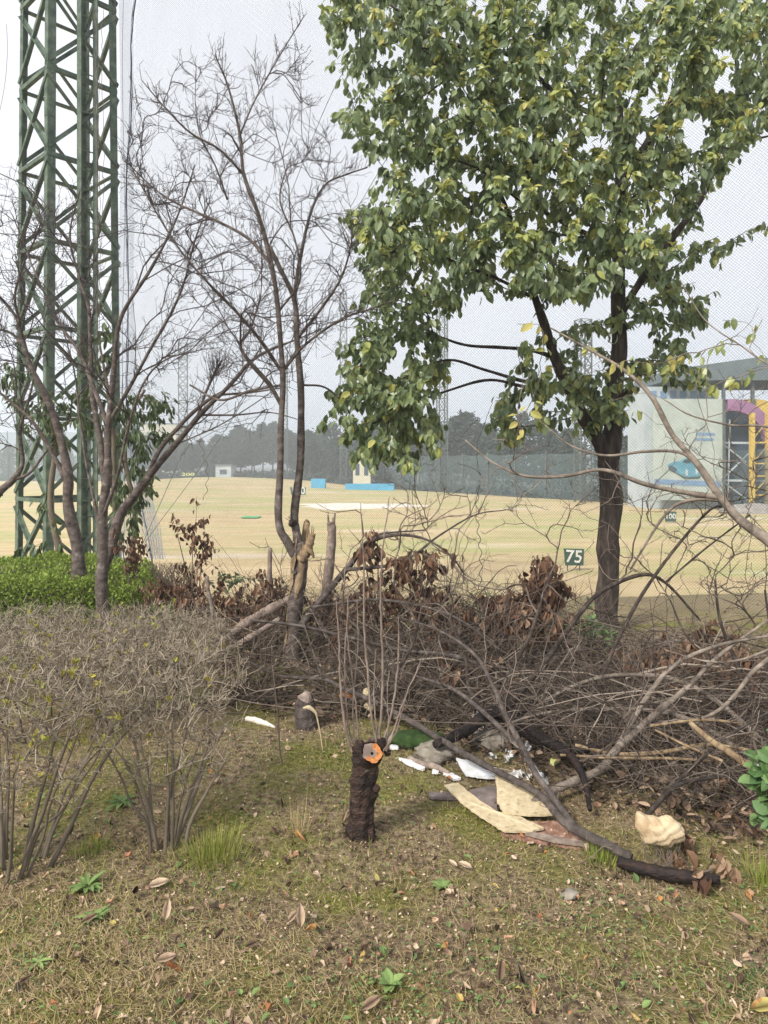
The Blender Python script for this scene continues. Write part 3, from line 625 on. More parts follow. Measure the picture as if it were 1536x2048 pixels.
# ---- low buildings at the back
def bx(name, mt, c, e, par, **k): m = MB(); m.box(c, e); return m.build(name, M[mt], par)
def block(px0, px1, top, Y, dep, mt, lab, name='distant_building', roof='roofgrey', windows=0):
    a, b = at(px0, Y), at(px1, Y); zt = 1.6+(HZ-top)/F*Y; z0 = min(a[2], b[2])-.3; cx = (a[0]+b[0])/2
    r = thing(name, lab, 'building', (cx, Y, z0)); wd = b[0]-a[0]
    bx('wall', mt, (cx, Y+dep/2, (z0+zt)/2), (wd, dep, zt-z0), r)
    if roof: bx('roof', roof, (cx, Y+dep/2, zt+.12), (wd+.5, dep+.5, .24), r)
    for k in range(windows):
        wx = cx-wd/2+wd*(k+.5)/windows; wn = MB(); wn.box((wx, Y-.02, (zt+z0)/2+.3), (wd/windows*.45, .06, (zt-z0)*.3)); wn.build('window', M['bluegrey'], r)
    return r
block(706, 741, 905, 103, 6, 'cream', 'cream building glimpsed below the low foliage of the evergreen', windows=2)
block(690, 788, 968, 98, 2, 'blue', 'long low bright blue wall across the back of the range', 'blue_wall', roof=None)
block(622, 650, 958, 99, 2, 'blue', 'short blue hoarding standing by itself left of the long blue wall', 'blue_hoarding', roof=None)
block(283, 352, 848, 240, 14, 'cream', 'pale broad building above the wood right of the tower', windows=4)
block(431, 462, 931, 160, 5, 'whitewall', 'small white shed at the foot of the far wood', windows=1)
bl = block(1215, 1240, 880, 74, 4, 'whitewall', 'narrow pale hut end between the evergreen trunk and the poster', windows=1)

# ---- roofed steel structure with the car poster on the right
Yb = 57.0; kb = Yb/F
def q(px, py, Y=Yb): return W(px, py, Y)
gb = -1.9
r = thing('steel_grandstand', 'roofed blue grey steel stand with white frame at the right edge beyond the net', 'building', (q(1500, HZ)[0], Yb+1, gb))
a, b = q(1450, 815), q(1640, 1010); m = MB(); m.box(((a[0]+b[0])/2, Yb+1.6, (a[2]+gb)/2), (b[0]-a[0], .3, a[2]-gb)); m.build('back_wall', M['bluegrey'], r)
m = MB(); a = q(1300, 770); b = q(1450, 1005); m.box(((a[0]+b[0])/2, Yb+3.2, (a[2]+gb)/2), (b[0]-a[0], 4, a[2]-gb)); m.build('side_wall', M['whitewall'], r)
for k in range(7):
    m = MB(); xx = q(1318+k*20, 780)[0]; m.box((xx, Yb+1.16, q(0, 786)[2]), (.45, .06, .55)); m.build('window', M['posterblue'], r)
# hipped roof: thick sloping slab with hanging fascia
e0, e1, rd = q(1330, 762), q(1670, 764), q(1512, 716); m = MB()
y0, y1 = Yb-.6, Yb+7; zr = rd[2]; ze = e0[2]; xm_ = rd[0]
top = np.array([[e0[0], y0, q(0, 742)[2]], [xm_, y0, zr], [e1[0], y0, q(0, 742)[2]], [e0[0], y1, q(0, 742)[2]], [xm_, y1, zr], [e1[0], y1, q(0, 742)[2]]])
bot = top.copy(); bot[:, 2] = ze; m.add(np.vstack([top, bot]), [np.array([[0, 1, 4, 3], [1, 2, 5, 4], [0, 6, 7, 1], [1, 7, 8, 2], [3, 4, 10, 9], [4, 5, 11, 10], [0, 3, 9, 6], [2, 8, 11, 5], [6, 9, 10, 7], [7, 10, 11, 8]])]); m.build('roof', M['roofgrey'], r)
for px in (1376, 1447, 1505, 1580): m = MB(); a = q(px, 760); m.beam((a[0], Yb, gb), (a[0], Yb, a[2]), .22, .22); m.build('column', M['darksteel'], r)
m = MB()
for py in (885, 961):
    a, b = q(1449, py), q(1640, py+2); m.beam((a[0], Yb+.5, a[2]), (b[0], Yb+.5, b[2]), .14, .16)
for (x0, y0_), (x1, y1_) in (((1449, 959), (1505, 905)), ((1449, 962), (1500, 1000)), ((1452, 888), (1498, 925)), ((1505, 960), (1560, 900)), ((1465, 838), (1461, 1000))):
    a, b = q(x0, y0_), q(x1, y1_); m.beam((a[0], Yb+.45, a[2]), (b[0], Yb+.45, b[2]), .09, .09)
m.build('frame', M['whitewall'], r)
# poster
pr = thing('car_poster', 'tall pale poster board with a teal car printed on it and blue bands', 'billboard', (q(1376, HZ)[0], Yb, gb))
a, b = q(1305, 798), q(1443, 1000); m = MB(); m.box(((a[0]+b[0])/2, Yb-.1, (a[2]+b[2])/2), (b[0]-a[0], .12, a[2]-b[2])); m.build('board', M['poster'], pr)
def flatpoly(mb, pts, y, th=.02):
    P_ = np.array([q(*p) for p in pts]); P_[:, 1] = y; n_ = len(P_); Q_ = P_.copy(); Q_[:, 1] += th
    mb.add(np.vstack([P_, Q_]), [np.arange(n_)[None], np.stack([np.arange(n_), (np.arange(n_)+1) % n_, (np.arange(n_)+1) % n_+n_, np.arange(n_)+n_], 1)])
m = MB(); flatpoly(m, [(1333, 930), (1341, 925), (1358, 922), (1370, 916), (1384, 916), (1391, 922), (1398, 930), (1401, 944), (1397, 952), (1372, 954), (1352, 946), (1336, 940)], Yb-.19); m.build('printed_car', M['carblue'], pr)
m = MB(); flatpoly(m, [(1362, 924), (1372, 917), (1386, 916), (1381, 925), (1372, 927)], Yb-.215); flatpoly(m, [(1334, 934), (1340, 930), (1352, 938), (1348, 946), (1337, 941)], Yb-.215)
flatpoly(m, [(1346, 944), (1368, 954), (1396, 953), (1402, 948), (1396, 957), (1366, 957)], Yb-.215); m.build('printed_shadow', M['cardark'], pr)
m = MB()
for cx, cy in ((1371, 945), (1391, 942)):
    t_ = np.linspace(0, 2*PI, 12, endpoint=False); flatpoly(m, [(cx+2.6*math.cos(a_), cy+7*math.sin(a_)) for a_ in t_], Yb-.235)
m.build('printed_wheel', M['whitewall'], pr)
m = MB(); flatpoly(m, [(1307, 958), (1440, 963), (1440, 974), (1307, 968)], Yb-.19); flatpoly(m, [(1391, 865), (1428, 866), (1428, 872), (1391, 871)], Yb-.19); flatpoly(m, [(1387, 876), (1426, 877), (1426, 882), (1387, 881)], Yb-.19); m.build('blue_band', M['posterblue'], pr)
# arch gate with yellow posts
ar = thing('arch_gate', 'yellow ladder posts under a magenta and yellow arch in front of the stand', 'arch', (q(1518, HZ)[0], Yb-1.2, gb))
for px in (1504, 1536): m = MB(); a = q(px, 826, Yb-1.2); b = q(px, 1012, Yb-1.2); m.beam((a[0], Yb-1.2, gb), (a[0], Yb-1.2, a[2]), .36, .3); m.build('post', M['yellow'], ar)
m = MB()
for k, py in enumerate((885, 927, 952, 990)): a, b = q(1506, py, Yb-1.2), q(1534, py, Yb-1.2); m.beam((a[0], Yb-1.2, a[2]), (b[0], Yb-1.2, b[2]), .1, .1)
for y0_, y1_ in ((880, 845), (925, 895), (988, 960)): a, b = q(1506, y0_, Yb-1.2), q(1534, y1_, Yb-1.2); m.beam((a[0], Yb-1.1, a[2]), (b[0], Yb-1.1, b[2]), .07, .07)
m.build('rung', M['yellow'], ar)
def arc(mb, cx, cy, r0, r1, a0, a1, Y, th):
    t_ = np.radians(np.linspace(a0, a1, 24)); o_ = np.array([q(cx+r1*math.cos(a_), cy-r1*math.sin(a_), Y) for a_ in t_]); i_ = np.array([q(cx+r0*math.cos(a_), cy-r0*math.sin(a_), Y) for a_ in t_])
    P_ = np.vstack([o_, i_, o_+[0, th, 0], i_+[0, th, 0]]); n_ = len(t_); k = np.arange(n_-1)
    mb.add(P_, [np.vstack([np.stack(x, 1) for x in ((k, k+1, n_+k+1, n_+k), (2*n_+k, 3*n_+k, 3*n_+k+1, 2*n_+k+1), (k, 2*n_+k, 2*n_+k+1, k+1), (n_+k, n_+k+1, 3*n_+k+1, 3*n_+k))])])
m = MB(); arc(m, 1464, 888, 67, 90, 4, 96, Yb-.5, .5); m.build('arch', M['pink'], ar)
m = MB(); arc(m, 1505, 915, 92, 117, 38, 96, Yb+.3, .5); m.build('arch', M['yellow'], ar)
m = MB(); p = q(1508, 1006, Yb-4); lump(m, (p[0], Yb-4, -1.9), (2.4, 1.3, .75), 12, .2, 3); tag(m.build('gravel_heap', M['gravel'], origin=(p[0], Yb-4, -1.9), smooth=True), 'pale gravel heap at the foot of the yellow posts', 'heap')
# ================================================================ TREES
def tree(name, lab, cat, limbs, targets, bark, tw=dict(), spur=0, trunk_n=1, leaves=None, k=4, limb_k=12, group=None, limbmat=None, knots=0):
    sk = [PL(l, 7) for l in limbs]; P0, R0_ = sk[0]; g0 = float(gz(P0[0, 0], P0[0, 1]))-.06
    if P0[0, 2] > g0: sk[0] = (np.vstack([[P0[0, 0], P0[0, 1], g0], [P0[0, 0], P0[0, 1], (g0+P0[0, 2])/2], P0]), np.r_[R0_[0]*1.3, R0_[0]*1.1, R0_])
    base = sk[0][0][0]
    r = thing(name, lab, cat, base, group)
    tm = MB()
    for a, (P_, R_) in enumerate(sk):
        P2 = P_.copy(); L = np.cumsum(np.r_[0, np.linalg.norm(np.diff(P_, axis=0), axis=1)])
        if R_.max() > .015:
            P2 += np.stack([np.sin(L*9+a), np.cos(L*7+a*2), 0*L], 1)*R_[:, None]*.12; R_ = R_*(1+.05*np.sin(L*13+a)+rng.normal(0, .025, len(L)))
        tm.tubes(P2, R_, limb_k if a < 4 else 7, .5, cap=True)
    if knots:
        for _ in range(knots):
            P_, R_ = sk[rng.integers(0, len(sk))]; i_ = rng.integers(1, len(P_)-2); d = nrm(rng.normal(0, 1, 3)*[1, 1, .3]); lump(tm, P_[i_]+d*R_[i_]*.8, np.array([1, 1, .8])*R_[i_]*.5, 5, .2, int(rng.integers(0, 9)))
    tm.build('trunk', M[limbmat or bark], r, smooth=True)
    res, tips, td, allp, alld = grow(sk, targets, **tw)
    bm = MB(); emit(bm, res, k)
    if spur: side_twigs(bm, allp, alld, spur//6, r=.0023); ps = np.vstack([q_[0] for q_ in sk[1:]]); ds = np.vstack([nrm(np.gradient(q_[0], axis=0)) for q_ in sk[1:]]); hi_ = ps[:, 2] > 2.4; side_twigs(bm, ps[hi_], ds[hi_], spur//20, .08, .3, r=.0025)
    bm.build('twigs' if not leaves else 'branches', M['twigbark' if bark == 'cherry' else bark], r, smooth=True)
    if leaves: leaves(r, tips, td, allp, alld)
    return r, sk, tips

# ---- middle cherry tree, forked on an old peeling trunk
midl = [[(583, 1352, 6, 36.7), (590, 1240, 6, 29.9), (598, 1150, 6, 29.9), (600, 1110, 6, 32.6), (604, 1085, 5.98, 20.4)],
        [(596, 1120, 6, 20.4), (575, 1085, 5.96, 18.4), (558, 1040, 5.94, 15.6), (561, 900, 5.9, 12.9), (565, 760, 5.88, 11.6), (558, 640, 5.85, 9.52), (543, 530, 5.8, 9.6), (520, 440, 5.75, 8.8), (488, 350, 5.7, 7.2), (480, 270, 5.65, 5.6), (455, 170, 5.6, 4), (430, 110, 5.55, 2.4)],
        [(600, 1110, 6, 21.8), (594, 1070, 6.02, 17.7), (590, 1020, 6.04, 16.3), (602, 900, 6.05, 15), (601, 780, 6.1, 13.6), (594, 670, 6.1, 11.6), (588, 600, 6.1, 10.2), (562, 540, 6.05, 8.84), (540, 495, 6.05, 8.8)],
        [(588, 600, 6.1, 8.8), (600, 520, 6.15, 7.2), (620, 430, 6.2, 5.6), (650, 370, 6.3, 4), (690, 350, 6.4, 3.2), (735, 335, 6.5, 2.4)],
        [(563, 810, 5.9, 8.84), (540, 770, 5.85, 9.6), (500, 725, 5.75, 8.8), (480, 690, 5.7, 5.6), (500, 660, 5.7, 4.8), (520, 600, 5.65, 4)],
        [(565, 745, 5.9, 8), (520, 680, 5.8, 7.2), (470, 620, 5.7, 6.4), (420, 570, 5.6, 5.6), (360, 500, 5.5, 4), (310, 420, 5.45, 3.2), (268, 345, 5.4, 2.4)],
        [(543, 530, 5.8, 7.2), (500, 480, 5.9, 6.4), (440, 445, 6, 5.6), (350, 405, 6.1, 4), (300, 370, 6.15, 3.2), (250, 320, 6.2, 2.4)],
        [(596, 675, 6.1, 7.2), (640, 620, 6, 5.6), (680, 560, 5.9, 4.8), (700, 500, 5.8, 3.2), (705, 450, 5.75, 2.4)],
        [(568, 740, 5.9, 5.6), (610, 690, 5.8, 5.6), (680, 640, 5.7, 4.8), (740, 618, 5.6, 3.2), (790, 600, 5.6, 2.4)],
        [(565, 770, 5.95, 4.8), (500, 782, 6.1, 5.6), (440, 800, 6.2, 4.8), (380, 770, 6.4, 4)],
        [(488, 350, 5.7, 5.6), (440, 300, 5.6, 4.8), (380, 265, 5.5, 4), (330, 215, 5.4, 3.2), (283, 160, 5.4, 2)],
        [(480, 270, 5.65, 4), (510, 200, 5.75, 3.2), (560, 110, 5.85, 2.8), (607, 34, 5.95, 2)],
        [(604, 770, 6.1, 4.8), (650, 775, 6.2, 4), (690, 810, 6.3, 4), (706, 850, 6.35, 3.2)],
        [(560, 620, 5.85, 4.8), (600, 560, 5.7, 4), (590, 480, 5.6, 4), (560, 400, 5.6, 3.2), (575, 330, 5.6, 2.4)],
        [(455, 400, 5.9, 4), (430, 330, 5.8, 3.2), (400, 270, 5.8, 2.4), (390, 200, 5.8, 2)]]
poly = [(262, 170), (300, 240), (345, 130), (430, 70), (470, 150), (600, 40), (620, 190), (660, 290), (745, 330), (715, 400), (735, 470), (720, 560), (800, 600), (700, 680), (610, 690), (590, 780), (420, 810), (400, 640), (290, 500), (240, 330)]
tg = sample(poly, 430, 5.15, 6.8)
mid, msk, _ = tree('bare_cherry_tree', 'bare cherry tree in the middle, forked above an old trunk with peeling tan bark', 'tree', midl, tg, 'cherry', dict(tip_r=.0019, bias=2.0, curv=.2, up=.07, jit=.022, seg=.10, expo=2.4), spur=9000, knots=14)
# peeled wood patches, broken stub
pm = MB()
for z0, z1, a0, wd in ((.36, 1.02, 3.5, .62), (.02, .5, 3.2, .5), (.55, .98, 4.9, .42)):
    n_ = 16; zz = np.linspace(z0, z1, n_); P_, R_ = msk[0]; cx = np.interp(zz, P_[:, 2], P_[:, 0]); cy = np.interp(zz, P_[:, 2], P_[:, 1]); rr = np.interp(zz, P_[:, 2], R_)*1.1+.004
    hw = wd*(.35+.65*np.sin(np.linspace(.1, PI-.1, n_)))*(1+.25*np.sin(zz*31)); aa = a0+.25*np.sin(zz*9)
    rows = [np.stack([cx+rr*np.cos(aa+hw*f), cy+rr*np.sin(aa+hw*f), zz], 1) for f in (-1, -.5, 0, .5, 1)]
    i_ = np.arange(4)[:, None]; j_ = np.arange(n_-1)[None]; pm.add(np.vstack(rows), [np.stack([i_*n_+j_, (i_+1)*n_+j_, (i_+1)*n_+j_+1, i_*n_+j_+1], -1).reshape(-1, 4)])
pm.build('peeled_bark', M['peel'], mid, smooth=True)
sm = MB(); P_, R_ = PL([(602, 1120, 5.97, 24), (614, 1100, 5.95, 21), (621, 1082, 5.94, 16), (623, 1068, 5.94, 12)], 5); sm.tubes(P_, R_*(1+.15*np.sin(np.arange(len(P_))*2.3)), 9, cap=True)
for a in range(9):
    x = 614+a*1.6; P_, R_ = PL([(x, 1082, 5.93+.01*(a % 3), 4), (x+rng.uniform(-2, 5), 1064-rng.uniform(-4, 14), 5.93, 1.2)], 2); sm.tubes(P_, R_, 4)
P_, R_ = PL([(615, 1098, 5.93, 14), (624, 1107, 5.92, 9), (628, 1116, 5.91, 3)], 3); sm.tubes(P_, R_, 6, cap=True)
P_, R_ = PL([(605, 1100, 6.06, 14), (613, 1050, 6.1, 13), (615, 1044, 6.1, 13)], 3); sm.tubes(P_, R_, 8, cap=True)
sm.build('broken_stub', M['peel'], mid, smooth=True)
cl = MB(); c = W(585, 1045, 5.98); lump(cl, c, (.035, .035, .03), 8, .3, 2); spurs(cl, np.array([c]), np.array([[-.5, -.3, 1.]]), 16, .03, .07, .003); cl.build('burr', M['bark'], mid)

# ---- left cherry clump
la = [[(207, 1250, 6.9, 26.1), (204, 1150, 6.9, 22.8), (206, 1040, 6.9, 20.7), (215, 930, 6.9, 16.4), (217, 850, 6.9, 13.6), (228, 740, 6.85, 10.3), (240, 640, 6.8, 8.03), (300, 540, 6.7, 6.32), (352, 440, 6.6, 3.91), (390, 330, 6.5, 2.23)],
      [(214, 850, 6.9, 11.5), (190, 780, 7, 9.27), (155, 700, 7.1, 7.19), (120, 650, 7.2, 5.61), (95, 600, 7.2, 4.32), (60, 520, 7.3, 3.26), (25, 430, 7.4, 2.23)],
      [(212, 1000, 6.95, 11.9), (200, 880, 7, 11.9), (184, 780, 7.05, 9.81), (180, 660, 7.1, 7.41), (178, 620, 7.1, 6.18), (160, 560, 7.1, 5.11), (140, 470, 7.1, 3.91), (160, 380, 7, 2.23)],
      [(217, 845, 6.9, 8.87), (245, 800, 6.85, 7.51), (300, 700, 6.75, 5.86), (340, 630, 6.7, 5.2), (370, 560, 6.6, 4.09), (390, 480, 6.5, 3.35), (420, 400, 6.4, 2.23)],
      [(208, 1030, 6.85, 7.62), (235, 950, 6.75, 6.26), (255, 860, 6.7, 5.28), (285, 770, 6.6, 4.37), (330, 720, 6.5, 3.22), (400, 700, 6.4, 2.25)],
      [(200, 1060, 7, 6.49), (175, 940, 7.1, 5.17), (160, 840, 7.2, 4.66), (148, 740, 7.2, 3.29), (120, 640, 7.2, 2.35)]]
poly1 = [(0, 380), (60, 420), (120, 350), (180, 420), (230, 470), (290, 380), (330, 330), (430, 330), (520, 430), (590, 520), (560, 620), (440, 680), (350, 760), (280, 820), (150, 800), (60, 700), (-20, 620)]
tg = sample(poly1, 330, 5.9, 7.9)
tree('bare_cherry_tree', 'bare cherry tree whose upright stem stands at the front of the green hedge', 'tree', la, tg, 'cherry', dict(tip_r=.0021, bias=2.0, curv=.2, up=.07, jit=.022, seg=.10, expo=2.4), spur=5600, knots=16)
lb = [[(165, 1190, 7.6, 27.1), (155, 1110, 7.6, 25), (138, 1010, 7.6, 21.7), (135, 950, 7.6, 18.8), (120, 870, 7.6, 16), (90, 790, 7.6, 12.4), (60, 730, 7.6, 10.3), (45, 680, 7.6, 9.18), (35, 640, 7.55, 7.06), (10, 605, 7.5, 5.75), (-30, 570, 7.5, 4.02)],
      [(130, 960, 7.6, 10.5), (112, 920, 7.6, 9.18), (70, 850, 7.6, 7.33), (30, 810, 7.6, 5.54), (-20, 770, 7.6, 3.88)],
      [(45, 690, 7.6, 6.35), (20, 665, 7.6, 5.55), (-20, 655, 7.6, 4.19), (-60, 640, 7.6, 2.83)],
      [(40, 650, 7.55, 5.61), (30, 590, 7.5, 4.88), (50, 520, 7.4, 3.8), (80, 450, 7.3, 2.79), (70, 380, 7.3, 1.67)]]
poly2 = [(-80, 340), (20, 330), (90, 370), (160, 480), (130, 600), (60, 700), (90, 800), (0, 860), (-80, 800)]
tree('bare_cherry_tree', 'bare cherry tree leaning left in front of the tower, knobbly stem behind the green hedge', 'tree', lb, sample(poly2, 230, 6.9, 8.3), 'cherry', dict(tip_r=.0021, bias=2.0, curv=.2, up=.07, jit=.022, seg=.10, expo=2.4), spur=3000, knots=12)
lc = [[(196, 1175, 7.4, 23.9), (215, 1110, 7.4, 22.8), (240, 1035, 7.4, 20.7), (262, 1000, 7.4, 18.4), (300, 950, 7.35, 14.6), (350, 890, 7.3, 11.9), (400, 830, 7.25, 10.3), (455, 775, 7.2, 8.3), (500, 725, 7.15, 6.93), (540, 700, 7.1, 5.86), (590, 680, 7, 3.66), (640, 660, 6.9, 2.32)],
      [(285, 975, 7.4, 10.7), (320, 900, 7.35, 8.94), (370, 840, 7.3, 8.3), (420, 798, 7.3, 6.47), (440, 790, 7.3, 5.44), (500, 785, 7.25, 3.93), (570, 775, 7.2, 2.44)],
      [(396, 830, 7.3, 6.17), (410, 790, 7.3, 5.93), (425, 755, 7.3, 5.25), (440, 726, 7.3, 4.64)],
      [(400, 830, 7.3, 4.62), (470, 830, 7.2, 3.6), (540, 825, 7.1, 2.56), (600, 840, 7, 1.56)],
      [(350, 890, 7.3, 2.97), (440, 850, 7.2, 2.62), (520, 800, 7.1, 2), (560, 770, 7, 1.45)]]
poly3 = [(330, 800), (420, 720), (500, 640), (620, 610), (680, 640), (620, 720), (600, 830), (480, 860), (380, 900)]
tree('bare_cherry_tree', 'dark bare tree stem leaning right toward the fork with a broken off side stub', 'tree', lc, sample(poly3, 110, 6.6, 7.9), 'cherry', dict(tip_r=.0021, bias=2.0, curv=.2, up=.07, jit=.022, seg=.10, expo=2.4), spur=1400, knots=12)
ld_ = [[(-60, 1130, 7.8, 18.4), (-10, 1000, 7.8, 15.3), (25, 960, 7.8, 12.6), (45, 925, 7.8, 9.18), (40, 860, 7.8, 6.87), (60, 790, 7.8, 4.45), (80, 700, 7.8, 2.7)], [(25, 960, 7.8, 7.38), (60, 945, 7.8, 6.2), (95, 900, 7.8, 3.99), (130, 860, 7.8, 2.64)]]
tree('bare_cherry_tree', 'small bare tree entering at the left edge above the green hedge', 'tree', ld_, sample([(-40, 560), (120, 600), (160, 820), (60, 920), (-40, 900)], 90, 7.3, 8.4), 'cherry', dict(tip_r=.0021, bias=2.0, curv=.2, up=.07, jit=.022, seg=.10, expo=2.4), spur=600, knots=3)

# ---- broadleaved evergreen
eg = [[(1212, 1330, 7.1, 58), (1214, 1230, 7.1, 46), (1216, 1130, 7.1, 44), (1220, 1020, 7.1, 44), (1220, 940, 7.1, 44), (1221, 880, 7.1, 42), (1232, 780, 7.1, 33), (1238, 660, 7.1, 30), (1236, 560, 7.1, 27), (1240, 460, 7.1, 25), (1243, 360, 7.1, 24), (1238, 250, 7.1, 20), (1234, 150, 7.1, 17), (1222, 60, 7.1, 14), (1220, -60, 7.1, 9)],
      [(1215, 925, 7.1, 34), (1196, 880, 7.05, 30), (1165, 830, 7.0, 24), (1120, 740, 6.9, 21), (1085, 640, 6.8, 18), (1060, 560, 6.7, 14), (1030, 460, 6.5, 10), (990, 360, 6.3, 7)],
      [(1236, 640, 7.1, 14), (1290, 550, 7.1, 14), (1350, 470, 7.1, 14), (1400, 400, 7.1, 12), (1428, 345, 7.1, 9), (1480, 290, 7.0, 6), (1545, 270, 7.0, 4)],
      [(1240, 440, 7.1, 16), (1250, 360, 7.0, 14), (1310, 260, 6.9, 14), (1345, 190, 6.8, 12), (1380, 110, 6.7, 9), (1420, 20, 6.6, 6)],
      [(1236, 480, 7.1, 12), (1180, 470, 6.9, 10), (1100, 430, 6.6, 9), (1040, 400, 6.4, 7), (960, 340, 6.1, 5), (880, 310, 5.9, 3)],
      [(1238, 250, 7.1, 12), (1130, 200, 6.9, 10), (1020, 110, 6.7, 10), (940, 100, 6.6, 9), (860, 65, 6.5, 7), (780, 10, 6.4, 5)],
      [(1110, 715, 6.9, 9), (1060, 700, 6.8, 8), (1000, 695, 6.7, 7), (930, 690, 6.6, 6), (860, 668, 6.5, 4), (800, 660, 6.4, 3)],
      [(1140, 770, 6.95, 9), (1060, 765, 6.8, 8), (970, 740, 6.7, 6), (900, 720, 6.6, 5), (840, 740, 6.5, 4), (780, 790, 6.4, 3)],
      [(1130, 770, 6.9, 8), (1060, 775, 6.7, 7), (980, 760, 6.5, 6), (900, 780, 6.35, 5), (820, 810, 6.2, 4), (740, 850, 6.1, 3)],
      [(1236, 790, 7.05, 14), (1262, 778, 6.95, 13), (1278, 780, 6.9, 11)],
      [(1232, 150, 7.1, 10), (1300, 60, 7.2, 9), (1380, -20, 7.2, 7), (1450, -80, 7.2, 4)],
      [(1428, 345, 7.1, 6), (1470, 210, 7.0, 6), (1500, 120, 6.9, 5), (1520, 30, 6.8, 4)],
      [(1075, 600, 6.8, 8), (1000, 560, 6.5, 7), (900, 520, 6.2, 6), (820, 480, 6.0, 4), (750, 430, 5.8, 3)]]
holes = [(1310, 195, 34), (1250, 205, 20), (1385, 250, 26), (1120, 290, 14), (1300, 400, 26), (1330, 420, 20), (1190, 610, 30), (905, 655, 34), (1000, 700, 40), (1020, 640, 26), (790, 110, 20), (720, 110, 16), (850, 170, 12), (1060, 330, 12), (1330, 110, 14), (1460, 170, 14), (1180, 150, 14), (960, 640, 30)]
A1 = sample([(632, -60), (1600, -60), (1600, 210), (1520, 260), (1440, 350), (1390, 440), (1340, 560), (1240, 560), (1150, 600), (1080, 590), (1010, 600), (960, 570), (900, 600), (800, 590), (735, 570), (705, 500), (700, 420), (765, 380), (740, 300), (675, 260), (660, 150), (650, 60)], 1500, 5.1, 7.7, holes)
A2 = sample([(735, 565), (830, 585), (940, 590), (945, 640), (885, 660), (900, 760), (880, 850), (900, 915), (840, 930), (760, 935), (690, 925), (645, 890), (615, 800), (640, 770), (680, 740), (700, 690), (700, 620)], 190, 5.6, 6.9, holes)
A3 = sample([(1000, 780), (1060, 680), (1170, 650), (1240, 600), (1360, 570), (1420, 600), (1400, 700), (1300, 760), (1270, 850), (1180, 870), (1090, 880), (1000, 880), (955, 850)], 150, 6.2, 7.7, holes)
A4 = sample([(1330, 540), (1470, 430), (1536, 440), (1536, 480), (1430, 520), (1450, 680), (1430, 790), (1330, 760)], 34, 6.3, 7.4)
tgt = np.vstack([A1, A2, A3, A4])
def egl(r, tips, td, allp, alld):
    lm = MB(); hang_leaves(lm, tips, td, 13, .088, LEAF, down=.95, spread=.10, vmu=.36, vsd=.14, out=.75, vgroup=.12)
    k = rng.integers(0, len(allp), 3200); hang_leaves(lm, allp[k], alld[k], 1, .10, LEAF, down=.9, spread=.03, vmu=.34, vsd=.16, out=.8)
    # young yellowish leaves on the outer, sunward sprays
    d = tips-W(1150, 400, 6.8); ok = (tips[:, 1] < 6.5) & (tips[:, 2] > 3.0) & (rng.uniform(size=len(tips)) < np.exp(-(np.abs(d[:, 0])/1.7)**2)*.9); t2 = tips[ok]+np.array([0, -.03, .03])
    hang_leaves(lm, t2, td[ok], 11, .064, LEAF, down=.45, spread=.035, vmu=.82, vsd=.10, out=.8, vgroup=.06)
    low = (tips[:, 2] < 2.6) & (rng.uniform(size=len(tips)) < .8); hang_leaves(lm, tips[low], td[low], 3, .10, LEAF, down=.9, spread=.05, vmu=.78, vsd=.12)
    lm.build('crown', M['leaf'], r)
tree('evergreen_tree', 'big leafy broadleaved evergreen tree with a dark forked trunk on the right', 'tree', eg, tgt, 'greybranch', dict(tip_r=.0022, bias=.9, curv=.25, up=-.02, jit=.05), leaves=egl, limbmat='bark')

# ---- pale bare limbs reaching in from a tree standing outside the right edge
rl = [[(1790, 1560, 4.3, 60), (1700, 1330, 4.4, 44), (1610, 1170, 4.45, 30), (1545, 1090, 4.5, 22), (1470, 1030, 4.6, 18), (1400, 935, 4.7, 13), (1345, 870, 4.8, 11), (1305, 795, 4.9, 10), (1250, 742, 5.0, 7), (1180, 700, 5.1, 5), (1100, 655, 5.2, 3)],
      [(1440, 995, 4.65, 12), (1370, 985, 4.7, 11), (1290, 968, 4.8, 9), (1230, 945, 4.85, 8), (1190, 940, 4.9, 7), (1130, 952, 5.0, 7), (1050, 952, 5.05, 6), (985, 925, 5.1, 4), (930, 880, 5.2, 3)],
      [(1400, 935, 4.7, 7), (1360, 905, 4.75, 6), (1290, 903, 4.8, 6), (1210, 911, 4.9, 5), (1140, 890, 5.0, 3), (1090, 850, 5.1, 2)],
      [(1640, 900, 4.4, 8), (1540, 855, 4.5, 5), (1460, 850, 4.6, 4), (1380, 830, 4.7, 3), (1330, 800, 4.8, 2)],
      [(1680, 760, 4.2, 6), (1560, 740, 4.3, 4), (1480, 690, 4.4, 3), (1410, 640, 4.5, 2.5), (1360, 560, 4.5, 2)],
      [(1440, 1000, 4.65, 8), (1380, 1000, 4.7, 8), (1330, 1030, 4.8, 6), (1260, 1140, 4.9, 4)]]
def rll(r, tips, td, allp, alld):
    lm = MB(); ok = np.where((tips[:, 2] > 1.9))[0]; ok = ok[rng.uniform(size=len(ok)) < .5]; hang_leaves(lm, tips[ok], td[ok], 4, .075, LEAF, down=.8, spread=.06, vmu=.78, vsd=.1); lm.build('leaves', M['leaf'], r)
tree('pale_bare_limb', 'pale bare limb arching in from the right edge in front of the evergreen trunk', 'branch', rl, sample([(1000, 640), (1250, 680), (1536, 600), (1600, 900), (1500, 1180), (1250, 1050), (960, 1000)], 75, 4.3, 5.3), 'palewood', dict(tip_r=.0017, bias=1.2, curv=.35, up=.02, jit=.06), leaves=rll)

